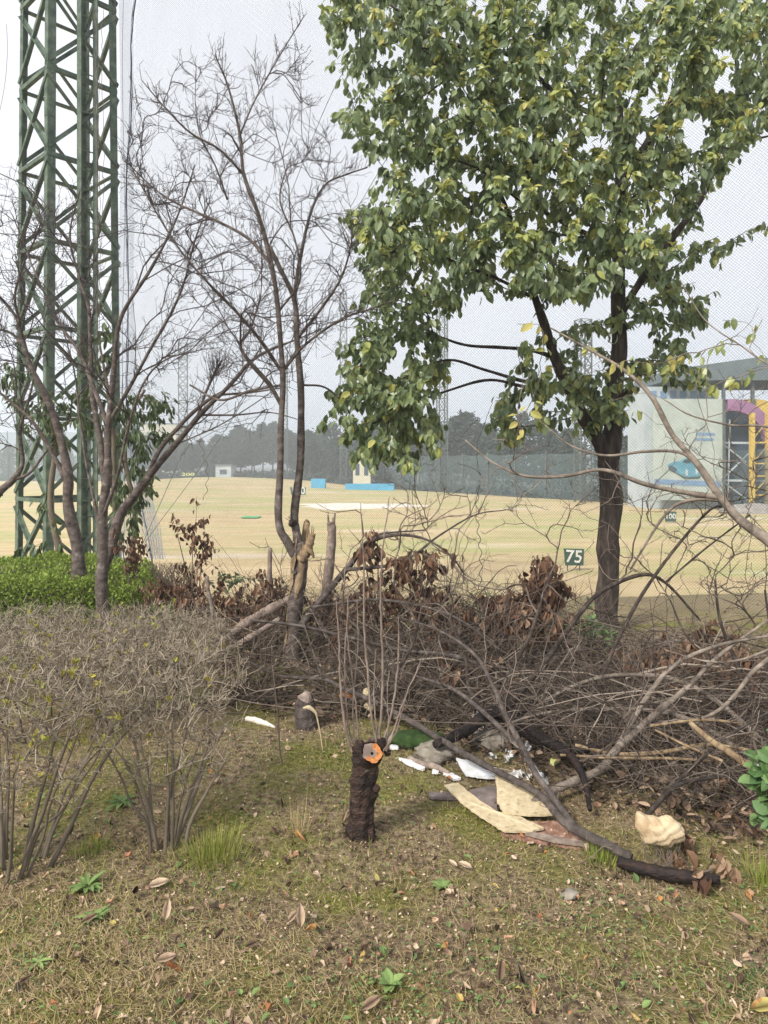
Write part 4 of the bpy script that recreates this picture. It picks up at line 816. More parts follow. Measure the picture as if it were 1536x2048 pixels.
# ---- narrow leaved evergreen shrub in front of the tower
sh = [[(262, 1120, 8.6, 12), (270, 1020, 8.6, 10), (250, 920, 8.6, 9), (262, 830, 8.6, 7), (290, 780, 8.5, 5)], [(120, 1110, 8.9, 14), (100, 1000, 8.9, 12), (110, 900, 8.9, 9), (90, 800, 8.9, 7), (60, 720, 8.9, 4)], [(230, 1110, 8.8, 12), (228, 900, 8.8, 9), (215, 780, 8.8, 7), (200, 690, 8.8, 4)]]
tgs = np.vstack([sample([(225, 780), (300, 760), (355, 800), (340, 870), (300, 900), (315, 980), (270, 1060), (225, 1080), (215, 950)], 100, 8.1, 9.0), sample([(0, 700), (60, 760), (150, 790), (215, 760), (210, 860), (120, 900), (60, 860), (0, 800)], 75, 8.3, 9.2), sample([(60, 960), (130, 1000), (140, 1090), (0, 1110), (10, 1020)], 7, 8.2, 9), sample([(150, 660), (230, 640), (240, 740), (150, 760)], 18, 8.4, 9)])
def shl(r, tips, td, allp, alld):
    lm = MB(); hang_leaves(lm, tips, td, 8, .125, LONG, down=1.0, spread=.07, vmu=.45, vsd=.2, out=.7); lm.build('foliage', M['leafstrip'], r)
tree('narrow_leaved_shrub', 'drooping narrow leaved evergreen shrub tangled around the bare stems before the tower', 'shrub', sh, tgs, 'shrubbark', dict(tip_r=.002, bias=.7, curv=.3), leaves=shl)

# ---- clipped green hedge
hg = thing('green_hedge', 'low bright green clipped hedge under the bare trees at the left', 'hedge', (-3.2, 8.5, 0))
N = 26000; u = rng.uniform(0, 1, N); px = -120+u*465; Yv = 7.25+rng.uniform(0, 1, N)*2.3; x = (px-768)/F*8.4
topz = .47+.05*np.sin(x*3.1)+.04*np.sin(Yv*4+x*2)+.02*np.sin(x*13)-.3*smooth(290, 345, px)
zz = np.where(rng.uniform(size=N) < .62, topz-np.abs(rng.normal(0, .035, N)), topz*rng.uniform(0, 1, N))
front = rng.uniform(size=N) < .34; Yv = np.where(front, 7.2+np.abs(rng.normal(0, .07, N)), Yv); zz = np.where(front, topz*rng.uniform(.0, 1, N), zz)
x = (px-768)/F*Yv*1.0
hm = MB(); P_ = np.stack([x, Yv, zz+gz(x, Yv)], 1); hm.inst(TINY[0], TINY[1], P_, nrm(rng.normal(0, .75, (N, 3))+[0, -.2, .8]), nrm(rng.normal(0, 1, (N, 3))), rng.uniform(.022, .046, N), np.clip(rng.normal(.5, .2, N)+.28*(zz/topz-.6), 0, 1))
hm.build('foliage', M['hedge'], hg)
tw = MB(); N = 1500; x0 = (rng.uniform(-120, 335, N)-768)/F*8; y0_ = rng.uniform(7.3, 9.4, N); g_ = gz(x0, y0_)
pts = np.stack([np.stack([x0, y0_, g_], 1), np.stack([x0+rng.normal(0, .06, N), y0_+rng.normal(0, .06, N), g_+.22], 1), np.stack([x0+rng.normal(0, .12, N), y0_+rng.normal(0, .1, N), g_+.43], 1)], 1); tw.tubes(pts, np.tile([.004, .003, .0015], (N, 1)), 4)
tw.build('stems', M['brush'], hg)
# ================================================================ FOREGROUND
def gp(px, py):
    Y = CAMH*F/(py-HZ)
    for _ in range(6):
        p = W(px, py, Y); Y = Y*(CAMH-0)/(CAMH-p[2]+gz(p[0], Y)) if False else (CAMH-float(gz(p[0], Y)))*F/(py-HZ)
    p = W(px, py, Y); return np.array([p[0], Y, float(gz(p[0], Y))])
# ---- bare twiggy shrubs
def twig_shrub(lab, bx, bY, R, H, nst, ntg, lean=(0, 0), leafy=.0, group='bare twiggy shrubs', flat=1.0, base_w=.10):
    b = np.array([bx, bY, float(gz(bx, bY))]); r = thing('twiggy_shrub', lab, 'shrub', b, group); sk = []
    for i_ in range(nst):
        a = 2*PI*i_/nst+rng.uniform(-.3, .3); s0 = b+np.array([math.cos(a), math.sin(a), 0])*base_w*rng.uniform(.2, 1); L = H*rng.uniform(.45, .75); o_ = R*rng.uniform(.35, .8)
        pts = [s0+[0, 0, -.03]]
        for f in (.25, .5, .75, 1): pts.append(s0+np.array([math.cos(a)*o_*f**1.3+lean[0]*f, math.sin(a)*o_*f**1.3+lean[1]*f, L*f])+rng.normal(0, .012, 3))
        sk.append(spline(pts, np.linspace(.0095, .0038, 5)*rng.uniform(.65, 1.25), 4))
    t = []
    while len(t) < ntg:
        q_ = rng.uniform(-1, 1, 3)
        if q_[0]**2+q_[1]**2 > 1 or rng.uniform() > .25+.75*(q_[2]*.5+.5): continue
        z = H*(.30+.70*(q_[2]*.5+.5)); rad = R*(.45+.55*np.clip((z/H-.25)/.45, 0, 1))
        t.append(b+[q_[0]*rad+lean[0], q_[1]*rad+lean[1], z*(1-.10*(q_[0]**2+q_[1]**2))+rng.normal(0, .025)])
    res, tips, td, allp, alld = grow(sk, np.array(t), tip_r=.0015, bias=.55, curv=.25, up=.05, jit=.075, seg=.06, expo=2.5)
    m = MB()
    for P_, R_ in sk: m.tubes(P_, R_, 7, rng.uniform(.2, .5), cap=True)
    m.build('stems', M['shrubbark'], r, smooth=True)
    m = MB(); emit(m, res, 4, (.55, .2)); n = int(ntg*(3.4 if bY > 4 else 3.0)); k = rng.integers(0, len(allp), n); d = nrm(alld[k]*.3+rng.normal(0, 1, (n, 3))+[0, 0, .7]); L = rng.uniform(.02, .085, n)[:, None]
    m.tubes(np.stack([allp[k], allp[k]+d*L*.5+rng.normal(0, .006, (n, 3)), allp[k]+d*L], 1), np.tile([.0018, .0015, .0011], (n, 1)), 3, np.clip(rng.normal(.7, .2, n), 0, 1))
    m.build('twigs', M['shrubbark'], r)
    if leafy:
        m = MB(); ok = rng.uniform(size=len(tips)) < leafy; n = int(ok.sum()); hang_leaves(m, tips[ok], td[ok], 6, .026, FLAT, down=-.5, spread=.012, vmu=.5, vsd=.25); m.build('leaves', M['yflower'], r)
    return r
twig_shrub('bare grey shrub with spreading stems, the front one seen whole down to its foot', -.90, 3.12, .33, .80, 11, 460, lean=(.0, .12), leafy=.035)
twig_shrub('bare grey shrub cut by the left edge, with a few small yellow leaves', -1.47, 2.95, .46, .86, 16, 620, lean=(.02, .12), leafy=.10, base_w=.13)
for k, (px, Y, R, H, lab) in enumerate(((60, 4.35, .62, .72, 'bare grey shrub at the left edge, directly behind the one with yellow leaves'), (235, 4.5, .62, .68, 'bare grey shrub in the middle of the back row, left of the thin pale stake'),
                              (350, 4.75, .38, .62, 'bare grey shrub ending the back row beside the brushwood'), (-40, 5.4, .75, .58, 'bare grey shrub in the far left corner against the green hedge'),
                              (150, 5.6, .75, .52, 'bare grey shrub touching the green hedge left of the cherry stem foot'), (290, 5.7, .62, .50, 'bare grey shrub between the cherry stem foot and the withered leaves'))):
    twig_shrub(lab, (px-768)/F*Y, Y, R, H, 8, 520, leafy=.02 if k > 1 else .08)

# ---- cut cherry stump with shoots
st = thing('cherry_stump', 'short black cherry stump with an orange cut face and long upright shoots, front centre', 'stump', gp(722, 1680))
P_, R_ = PL([(722, 1700, 3.2, 60), (722, 1672, 3.2, 55), (722, 1640, 3.2, 49), (723, 1600, 3.2, 48), (725, 1570, 3.2, 48), (729, 1540, 3.2, 49), (732, 1516, 3.2, 55), (731, 1500, 3.2, 50)], 7)
m = MB(); n_ = len(P_); kk = 40; a = np.arange(kk)*2*PI/kk; hh = P_[:, 2]
R2 = R_[:, None]*(1+.03*np.sin(hh[:, None]*150)+.07*np.sin(3*a[None]+hh[:, None]*9)+.05*np.sin(7*a[None]-hh[:, None]*21)+rng.normal(0, .022, (n_, kk)))
for ka, kh, am in ((-.3, .245, .42), (3.2, .30, .26), (3.3, .08, .3), (-.2, .33, .2)): R2 += R_[:, None]*am*np.exp(-((np.angle(np.exp(1j*(a[None]-ka))))/.32)**2-((hh[:, None]-hh[0]-kh)/.022)**2)
V = np.stack([P_[:, 0:1]+R2*np.cos(a), P_[:, 1:2]+R2*np.sin(a), np.repeat(hh[:, None], kk, 1)+rng.normal(0, .002, (n_, kk))], -1); i_ = np.arange(n_-1)[:, None]; j_ = np.arange(kk)[None]
V[-1, :, 2] += .012*np.sin(a*3)+.008*np.sin(a*7)
m.add(V, [np.stack([i_*kk+j_, i_*kk+(j_+1) % kk, (i_+1)*kk+(j_+1) % kk, (i_+1)*kk+j_], -1).reshape(-1, 4), ((n_-1)*kk+np.arange(kk))[None]])
for (px, py, Y, ex) in ((718, 1496, 3.17, (.026, .022, .030)), (762, 1490, 3.19, (.020, .022, .030)), (774, 1504, 3.2, (.018, .018, .014)), (752, 1576, 3.17, (.016, .016, .016)), (745, 1486, 3.24, (.03, .02, .02)), (705, 1668, 3.17, (.02, .02, .03)), (742, 1672, 3.17, (.018, .02, .03))): lump(m, W(px, py, Y), ex, 8, .35, int(px) % 9)
# the sawn branch end facing the camera
c0 = W(736, 1518, 3.19); c1 = W(745, 1506, 3.135); m.tubes(np.array([c0, (c0+c1)/2, c1]), [.050, .049, .047], 18); m.build('trunk', M['stumpbark'], st)
ax = nrm(c1-c0); s1 = nrm(np.cross(ax, [0, 0, 1.])); s2 = np.cross(ax, s1)
def disc(mb, c, r0, r1, a0, a1, n, wob=.022, dz=0):
    t_ = np.linspace(a0, a1, n); ro = r1*(1+wob*np.sin(t_*5)+wob*.5*np.sin(t_*11)); o_ = c+ax*dz+np.outer(ro*np.cos(t_), s1)+np.outer(ro*np.sin(t_), s2); ri = r0*(1+wob*np.sin(t_*4+1)); i2 = c+ax*(dz-.004)+np.outer(ri*np.cos(t_), s1)+np.outer(ri*np.sin(t_), s2)
    k = np.arange(n-1); mb.add(np.vstack([o_, i2]), [np.stack([k, k+1, n+k+1, n+k], 1)])
m = MB(); disc(m, c1, .018, .041, .45, 4.5, 48, dz=.002, wob=.05); m.build('cut_face', M['cut'], st)
m = MB(); disc(m, c1, .006, .0215, 0, 2*PI, 40, dz=-.002); disc(m, c1, .0195, .043, 4.5, 6.75, 30, dz=.0, wob=.06); m.build('heartwood', M['heart'], st)
shoots = [[(709, 1512, 3.2, 8.2), (700, 1490, 3.2, 7.38), (688, 1440, 3.2, 6.97), (681, 1370, 3.2, 6.56), (678, 1290, 3.2, 4.92), (672, 1200, 3.2, 2.46)],
          [(712, 1498, 3.22, 5.74), (698, 1460, 3.22, 5.33), (691, 1390, 3.22, 4.92), (690, 1300, 3.22, 4.1), (697, 1215, 3.22, 2.46)],
          [(716, 1488, 3.24, 4.92), (714, 1440, 3.26, 4.92), (704, 1350, 3.26, 4.92), (694, 1260, 3.26, 3.69), (698, 1180, 3.26, 2.46)],
          [(754, 1486, 3.2, 6.56), (741, 1420, 3.2, 6.56), (735, 1340, 3.2, 6.15), (728, 1240, 3.2, 5.74), (727, 1120, 3.2, 4.1), (722, 1010, 3.2, 2.05)],
          [(758, 1484, 3.19, 7.38), (764, 1400, 3.19, 6.97), (765, 1300, 3.19, 6.56), (761, 1200, 3.19, 5.74), (765, 1100, 3.19, 4.1), (779, 995, 3.19, 2.05)],
          [(764, 1488, 3.2, 6.56), (780, 1440, 3.2, 6.15), (792, 1370, 3.2, 5.74), (797, 1300, 3.2, 4.51), (797, 1235, 3.2, 2.46)],
          [(772, 1500, 3.18, 7.38), (788, 1460, 3.18, 5.74), (808, 1400, 3.18, 4.51), (830, 1350, 3.18, 3.28), (843, 1318, 3.18, 2.05)],
          [(770, 1494, 3.22, 5.74), (778, 1450, 3.25, 4.1), (774, 1400, 3.25, 3.28), (778, 1340, 3.25, 2.46)],
          [(768, 1500, 3.15, 4.92), (790, 1470, 3.12, 3.69), (802, 1430, 3.1, 2.87), (812, 1395, 3.1, 1.64)]]
shoots += [[(712, 1492, 3.23, 5), (706, 1440, 3.25, 4.5), (708, 1380, 3.27, 4), (716, 1290, 3.28, 3), (714, 1200, 3.28, 2)], [(760, 1486, 3.22, 5), (752, 1440, 3.24, 4.5), (748, 1380, 3.26, 4), (752, 1300, 3.26, 2.5)], [(772, 1496, 3.2, 5), (784, 1462, 3.22, 4), (800, 1440, 3.24, 3), (812, 1380, 3.24, 2)]]
for s_ in shoots:
    P_, R_ = PL(s_, 7); P_ = P_+rng.normal(0, .0012, P_.shape); R_ = R_*.72*(1+.14*(np.arange(len(R_)) % 4 == 0)); m = MB(); m.tubes(P_, R_, 8); spurs(m, P_[3:], nrm(np.gradient(P_, axis=0))[3:], 12, .004, .012, .0016); m.build('shoot', M['shoot'], st, smooth=True)

# ---- small weathered stump and other posts
p = gp(615, 1462); m = MB(); r = thing('weathered_stump', 'small weathered grey stump with a notched top beneath the forked tree', 'stump', p)
P_, R_ = PL([(618, 1468, 4.5, 52), (612, 1440, 4.5, 44), (610, 1412, 4.5, 40), (609, 1400, 4.5, 36)], 5); m.tubes(P_+rng.normal(0, .002, P_.shape), R_*(1+rng.normal(0, .03, len(R_))), 14, cap=True); m.build('trunk', M['greybranch'], r)
m = MB(); P_, R_ = PL([(610, 1399, 4.5, 33), (613, 1392, 4.5, 24), (615, 1384, 4.5, 12)], 3); m.tubes(P_, R_, 12, cap=True); m.build('cut_top', M['heart'], r)
for nm, lab, cat, pts, mt in (('sawn_trunk', 'slim pale sawn trunk with a split dark top right of the forked tree', 'stump', [(640, 1290, 6.9, 30), (652, 1190, 6.9, 21), (661, 1110, 6.9, 19), (664, 1060, 6.9, 17), (661, 1044, 6.9, 16)], 'heart'),
                              ('wooden_stake', 'thin pale bent stake standing before the withered leaves at left', 'stake', [(428, 1262, 5.3, 9), (424, 1215, 5.3, 9), (416, 1180, 5.3, 8), (414, 1152, 5.3, 7)], 'palewood'),
                              ('dead_stub', 'short dead stub between the leaf cluster and the forked tree', 'stump', [(536, 1230, 6.6, 12), (539, 1150, 6.6, 10), (540, 1096, 6.6, 8)], 'heart'),
                              ('thin_dead_stem', 'thin upright dead stem with two forks, left of the stump shoots', 'stem', [(571, 1560, 3.9, 3), (560, 1500, 3.9, 3), (565, 1610, 3.7, 2)][:2]+[(556, 1440, 3.9, 3), (545, 1330, 3.9, 2)], 'brush')):
    P_, R_ = PL(pts, 5); m = MB(); m.tubes(P_, R_*(1+.06*np.sin(np.arange(len(P_))*1.7)), 8, cap=True)
    if nm == 'sawn_trunk':
        for dx, h in ((-7, 18), (7, 24), (3, 8)): Q_, S_ = PL([(662+dx*.6, 1062, 6.9, 7), (663+dx, 1040-h*.6, 6.9, 3)], 2); m.tubes(Q_, S_, 4)
    tag(m.build(nm, M[mt], origin=P_[0], smooth=True), lab, cat)

# ---- cut branches lying in the brush, each with its own twigs
def cut_branch(lab, spines, mt, ntg, up=.4, spread=.4, tip=.0017, name='cut_branch', k=8, start=2, leaves=0, yk=.93):
    sk = [PL([(a_, b_, c_*yk, d_) for a_, b_, c_, d_ in s_], 7) for s_ in spines]; r = thing(name, lab, 'branch', sk[0][0][0], 'cut branches lying in the brush'); m = MB()
    for P_, R_ in sk: L = np.arange(len(R_)); m.tubes(P_, R_*(1+.06*np.sin(L*1.9)), 10, cap=True)
    m.build('limb', M[mt], r, smooth=True)
    if ntg:
        t = []
        for _ in range(ntg):
            P_, R_ = sk[rng.integers(0, len(sk))]; i_ = rng.integers(min(start*4, len(P_)-2), len(P_)); d = P_[min(i_+1, len(P_)-1)]-P_[i_-1]; q_ = P_[i_]+nrm(d)*rng.uniform(.05, spread)+rng.normal(0, spread*.42, 3)+[0, 0, abs(rng.normal(0, up))*.6]
            if q_[2] > gz(q_[0], q_[1])+.03: t.append(q_)
        res, tips, td, allp, alld = grow(sk, np.array(t), tip_r=tip, bias=1.0, curv=.35, jit=.09, seg=.08)
        m = MB(); emit(m, res, 4, (.45, .2)); spurs(m, allp, alld, ntg*6, .01, .05, .0012); m.build('twigs', M['brush'], r)
        if leaves: m = MB(); hang_leaves(m, tips, td, leaves, .09, DEAD, down=1., spread=.05, vmu=.42, vsd=.22); m.build('dead_leaves', M['deadleaf'], r)
    return r
cut_branch('long forked grey branch rising left from the pink board, over the buff board', [
    [(1262, 1716, 2.98, 18), (1215, 1690, 3.05, 19), (1160, 1664, 3.15, 20), (1125, 1640, 3.22, 18), (1080, 1590, 3.4, 15), (1020, 1556, 3.55, 14), (950, 1520, 3.75, 13), (880, 1478, 4.0, 12), (810, 1436, 4.3, 12), (740, 1400, 4.5, 10), (680, 1374, 4.7, 9), (645, 1358, 4.8, 8), (560, 1352, 5.0, 6), (500, 1325, 5.1, 4)],
    [(1150, 1655, 3.17, 14), (1110, 1600, 3.3, 13), (1070, 1545, 3.45, 12), (1048, 1500, 3.55, 12), (1010, 1430, 3.8, 10), (985, 1370, 4.0, 8), (950, 1310, 4.2, 7), (880, 1262, 4.5, 5), (800, 1235, 4.8, 3)],
    [(1048, 1505, 3.55, 12), (1000, 1455, 3.8, 10), (950, 1410, 4.1, 9), (900, 1375, 4.4, 8), (840, 1355, 4.6, 5), (780, 1330, 4.8, 3)],
    [(645, 1358, 4.8, 5), (625, 1300, 4.9, 4), (605, 1240, 5.0, 3), (590, 1200, 5.0, 2)]], 'greybranch', 75, .35, .3, yk=1)
cut_branch('dark forked branch rising right from beneath the crumpled paper', [[(1288, 1640, 3.4, 10), (1330, 1590, 3.5, 11), (1370, 1565, 3.6, 9), (1430, 1555, 3.7, 6), (1500, 1540, 3.8, 4)], [(1330, 1590, 3.5, 9), (1390, 1530, 3.7, 8), (1460, 1470, 3.9, 6), (1545, 1420, 4.1, 4)]], 'bark', 26, .2, .25)
cut_branch('stout branch with a bare peeled lower end, rising to the right behind the buff board', [
    [(1050, 1618, 3.7, 14), (1090, 1590, 3.75, 17), (1150, 1562, 3.85, 18), (1200, 1540, 3.95, 17), (1232, 1500, 4.05, 16), (1270, 1465, 4.15, 15), (1320, 1420, 4.3, 13), (1380, 1370, 4.4, 10), (1440, 1310, 4.5, 8), (1536, 1240, 4.6, 5)],
    [(1232, 1500, 4.05, 12), (1290, 1400, 4.3, 11), (1350, 1330, 4.4, 9), (1440, 1290, 4.5, 7), (1550, 1270, 4.6, 5)]], 'palewood', 60, .35, .35)
cut_branch('long pale branch arching low over the brush at the right, topmost of three arches', [[(1040, 1440, 4.6, 6), (1110, 1390, 4.65, 7), (1200, 1355, 4.7, 8), (1290, 1350, 4.7, 9), (1360, 1362, 4.6, 10), (1430, 1400, 4.5, 11), (1500, 1460, 4.3, 12), (1570, 1530, 4.1, 13)]], 'palewood', 24, .25, .3)
cut_branch('pale branch arching just under the topmost arch at the right', [[(1010, 1450, 4.4, 5), (1080, 1428, 4.45, 6), (1180, 1418, 4.5, 7), (1290, 1420, 4.45, 8), (1380, 1440, 4.35, 9), (1480, 1500, 4.2, 9), (1560, 1560, 4.05, 9)]], 'palewood', 20, .25, .3)
cut_branch('smooth pale branch dipping from the right edge into the brush', [[(1570, 1295, 4.2, 10), (1510, 1340, 4.2, 9), (1470, 1390, 4.2, 8), (1430, 1425, 4.2, 7), (1370, 1445, 4.25, 5), (1300, 1440, 4.3, 3)], [(1560, 1290, 4.3, 6), (1480, 1320, 4.3, 5), (1410, 1322, 4.4, 4), (1330, 1300, 4.5, 2)]], 'palewood', 18, .2, .25)
cut_branch('yellowish split branches lying level in the middle of the right brush', [[(1150, 1490, 4.1, 6), (1230, 1508, 4.05, 9), (1320, 1505, 4.0, 9), (1410, 1490, 4.0, 8), (1500, 1500, 3.95, 6)], [(1120, 1510, 4.0, 5), (1230, 1516, 3.98, 6), (1340, 1517, 3.95, 6), (1420, 1522, 3.9, 4)], [(1300, 1452, 4.1, 5), (1400, 1440, 4.1, 6), (1480, 1446, 4.1, 5)]], 'peel', 8, .15, .2)
cut_branch('split brown branch slanting down to the leafy shrub at the right edge', [[(1380, 1445, 3.9, 9), (1420, 1480, 3.8, 13), (1460, 1505, 3.7, 14), (1510, 1540, 3.6, 15), (1560, 1560, 3.5, 14)], [(1310, 1460, 4.0, 4), (1370, 1490, 3.9, 5), (1440, 1520, 3.7, 6), (1440, 1522, 3.7, 4)]], 'peel', 10, .15, .2)
cut_branch('thick black root like branch behind the white scraps', [[(870, 1490, 4.25, 16), (930, 1462, 4.4, 24), (985, 1425, 4.55, 26), (1030, 1440, 4.5, 26), (1060, 1470, 4.35, 24), (1110, 1490, 4.2, 20), (1160, 1500, 4.1, 15), (1230, 1480, 4.1, 12)], [(1030, 1440, 4.5, 18), (1090, 1480, 4.2, 18), (1140, 1510, 4.0, 18), (1168, 1560, 3.8, 13), (1180, 1620, 3.6, 9)]], 'black', 46, .45, .4)
cut_branch('dark branch climbing right to cross before the evergreen trunk', [[(1015, 1415, 4.55, 15), (1060, 1360, 4.7, 13), (1100, 1310, 4.8, 12), (1150, 1240, 4.9, 10), (1200, 1185, 5.0, 9), (1280, 1150, 5.1, 8), (1330, 1165, 5.1, 6), (1400, 1240, 5.1, 4)], [(1120, 1385, 4.7, 8), (1190, 1370, 4.8, 9), (1240, 1270, 4.9, 8), (1290, 1180, 5.0, 7), (1360, 1085, 5.1, 6), (1420, 1020, 5.2, 5), (1450, 1012, 5.2, 4)], [(1330, 1165, 5.1, 4), (1420, 1090, 5.2, 4), (1500, 1030, 5.3, 3)]], 'bark', 130, .5, .5)
cut_branch('dark leafless branch leaning left above the big black root', [[(1010, 1420, 4.6, 12), (1020, 1350, 4.7, 9), (1060, 1270, 4.8, 8), (1080, 1210, 4.9, 6), (1100, 1150, 5.0, 4)], [(985, 1430, 4.6, 11), (940, 1380, 4.8, 9), (930, 1310, 4.9, 7), (900, 1240, 5.0, 5)]], 'bark', 80, .45, .4)
cut_branch('arched twiggy branch beside the sawn trunk with brown leaves hanging from it', [[(600, 1255, 5.9, 14), (650, 1190, 6.0, 13), (700, 1130, 6.0, 12), (735, 1086, 6.0, 11), (790, 1070, 5.9, 7), (850, 1078, 5.9, 5), (900, 1110, 5.8, 4), (930, 1150, 5.8, 3)], [(735, 1086, 6.0, 5), (760, 1068, 6.0, 4), (850, 1060, 6.0, 3)], [(690, 1140, 5.9, 8), (800, 1125, 5.8, 6), (880, 1070, 5.8, 4), (950, 1030, 5.8, 3), (1010, 1020, 5.8, 2)]], 'greybranch', 90, .35, .4, yk=1)
cut_branch('long thin dark branch lying level across the brush behind the shoots', [[(500, 1240, 5.4, 5), (600, 1252, 5.4, 6), (700, 1275, 5.3, 6), (800, 1300, 5.3, 7), (900, 1310, 5.2, 8), (960, 1330, 5.1, 8)], [(620, 1215, 5.6, 5), (760, 1200, 5.6, 6), (900, 1230, 5.5, 6), (1000, 1300, 5.3, 5)]], 'greybranch', 60, .3, .4)
cut_branch('tangled dark branch filling the gap between the shoots and the brown leaves', [[(700, 1400, 4.9, 10), (780, 1380, 5.0, 10), (860, 1372, 5.0, 9), (960, 1390, 4.8, 8)], [(760, 1385, 5.0, 8), (820, 1300, 5.2, 7), (840, 1230, 5.3, 5)], [(820, 1375, 5.0, 8), (740, 1300, 5.2, 6), (700, 1230, 5.4, 4)]], 'bark', 130, .4, .45)
cut_branch('bare twiggy branch standing up at the right edge of the brush', [[(1500, 1420, 4.8, 9), (1470, 1320, 4.9, 8), (1440, 1240, 5.0, 6), (1430, 1160, 5.1, 4)], [(1500, 1420, 4.8, 8), (1540, 1300, 5.0, 6), (1530, 1180, 5.1, 4)], [(1480, 1350, 4.9, 6), (1380, 1280, 5.0, 5), (1340, 1200, 5.1, 3)]], 'bark', 120, .5, .45)
for lab, s_ in (('pale split log lying behind the leaves left of the forked trunk, upper of two', [(436, 1292, 6.0, 12), (490, 1248, 6.05, 18), (550, 1214, 6.1, 20), (596, 1190, 6.1, 12)]), ('pale split log left of the forked trunk, lower of two', [(440, 1310, 5.8, 10), (500, 1275, 5.85, 13), (560, 1238, 5.9, 10)])):
    P_, R_ = PL(s_, 6); m = MB(); m.tubes(P_, R_*(1+.1*np.sin(np.arange(len(R_))*1.3)), 8, cap=True); tag(m.build('split_log', M['heart'], origin=P_[0], smooth=True), lab, 'log')

# ---- brushwood mass: nobody could count these twigs
m = MB(); N = 4300
px = np.where(rng.uniform(size=N) < .5, rng.uniform(470, 1060, N), rng.uniform(900, 1640, N)); Yv = rng.uniform(3.75, 6.3, N)
lim = np.interp(px, [470, 620, 760, 900, 1060, 1180, 1536], [5.0, 4.75, 4.75, 4.5, 4.2, 3.8, 3.35]); Yv = lim-.08+rng.uniform(0, 1, N)**1.25*2.2; ok = ~((px > 545) & (px < 640) & (Yv < 6.05) & (rng.uniform(size=N) < .93)); px, Yv, lim = px[ok], Yv[ok], lim[ok]; N = len(px); x = (px-768)/F*Yv
hmax = .07+.17*smooth(0, .9, Yv-lim)+.27*smooth(4.7, 5.7, Yv); g_ = gz(x, Yv); z0 = g_+.01+hmax*rng.uniform(0, 1, N)**1.7
a = rng.uniform(0, 2*PI, N); el = rng.normal(.18, .42, N); d = np.stack([np.cos(a)*np.cos(el), np.sin(a)*np.cos(el)*.7, np.sin(el)], 1); L = rng.uniform(.12, .7, N); s_ = np.cross(d, [0, 0, 1.]); bend = rng.normal(0, .09, N)[:, None]; sag = rng.normal(.05, .12, N)
u = np.linspace(0, 1, 6); p0 = np.stack([x, Yv, z0], 1)
P_ = p0[:, None]+d[:, None]*(L[:, None, None]*u[None, :, None])+(s_*bend*L[:, None])[:, None]*(4*u*(1-u))[None, :, None]; P_[..., 2] += sag[:, None]*L[:, None]*(4*u*(1-u))[None]; P_ += rng.normal(0, .0045, P_.shape)
P_[..., 2] = np.maximum(P_[..., 2], gz(P_[..., 0], P_[..., 1])+.006); r0 = rng.choice([.0016, .002, .003, .0045], N, p=[.44, .34, .16, .06])
m.tubes(P_, r0[:, None]*(1-.5*u)[None], 4, np.clip(rng.normal(.34, .24, N), 0, 1))
k = rng.integers(0, N, N*2); j = rng.integers(1, 5, N*2); q0 = P_[k, j]; d2 = nrm(d[k]*.6+rng.normal(0, .6, (N*2, 3))+[0, 0, .2]); L2 = rng.uniform(.04, .22, N*2)[:, None]
Q_ = np.stack([q0, q0+d2*L2*.5+rng.normal(0, .008, (N*2, 3)), q0+d2*L2], 1); m.tubes(Q_, np.tile([.0015, .0012, .0008], (N*2, 1)), 3, np.clip(rng.normal(.45, .25, N*2), 0, 1))
nb = 400; x = rng.uniform(-1.1, 3.0, nb); Yb2 = rng.uniform(3.9, 6.2, nb); gap = (x/Yb2*F+768 > 500) & (x/Yb2*F+768 < 690) & (Yb2 < 6.05); x = np.where(gap, x+1.1, x); x = np.where(Yb2 < 4.6, np.abs(x)*.8+.75, x); a = rng.uniform(0, 2*PI, nb); L = rng.uniform(.5, 1.9, nb); el = rng.normal(.10, .17, nb); u = np.linspace(0, 1, 9)
d = np.stack([np.cos(a)*np.cos(el), np.sin(a)*np.cos(el)*.35, np.sin(el)], 1); p0 = np.stack([x, Yb2, gz(x, Yb2)+rng.uniform(.02, .30, nb)], 1)-d*L[:, None]*.5; s_ = np.cross(d, [0, 0, 1.])
P_ = p0[:, None]+d[:, None]*(L[:, None, None]*u[None, :, None])+(s_*(rng.normal(0, .05, nb)*L)[:, None])[:, None]*(4*u*(1-u))[None, :, None]; P_[..., 2] += (rng.normal(.05, .06, nb)*L)[:, None]*(4*u*(1-u))[None]; P_ += rng.normal(0, .006, P_.shape); P_[..., 2] = np.maximum(P_[..., 2], gz(P_[..., 0], P_[..., 1])+.008)
m.tubes(P_, rng.choice([.003, .004, .006, .009], nb, p=[.35, .35, .22, .08])[:, None]*(1-.6*u)[None], 6, np.clip(rng.normal(.42, .3, nb), 0, 1))
tag(m.build('brushwood', M['brush'], origin=(.8, 4.8, 0)), 'dense tangle of thin grey brown brushwood heaped along the net', None, kind='stuff')

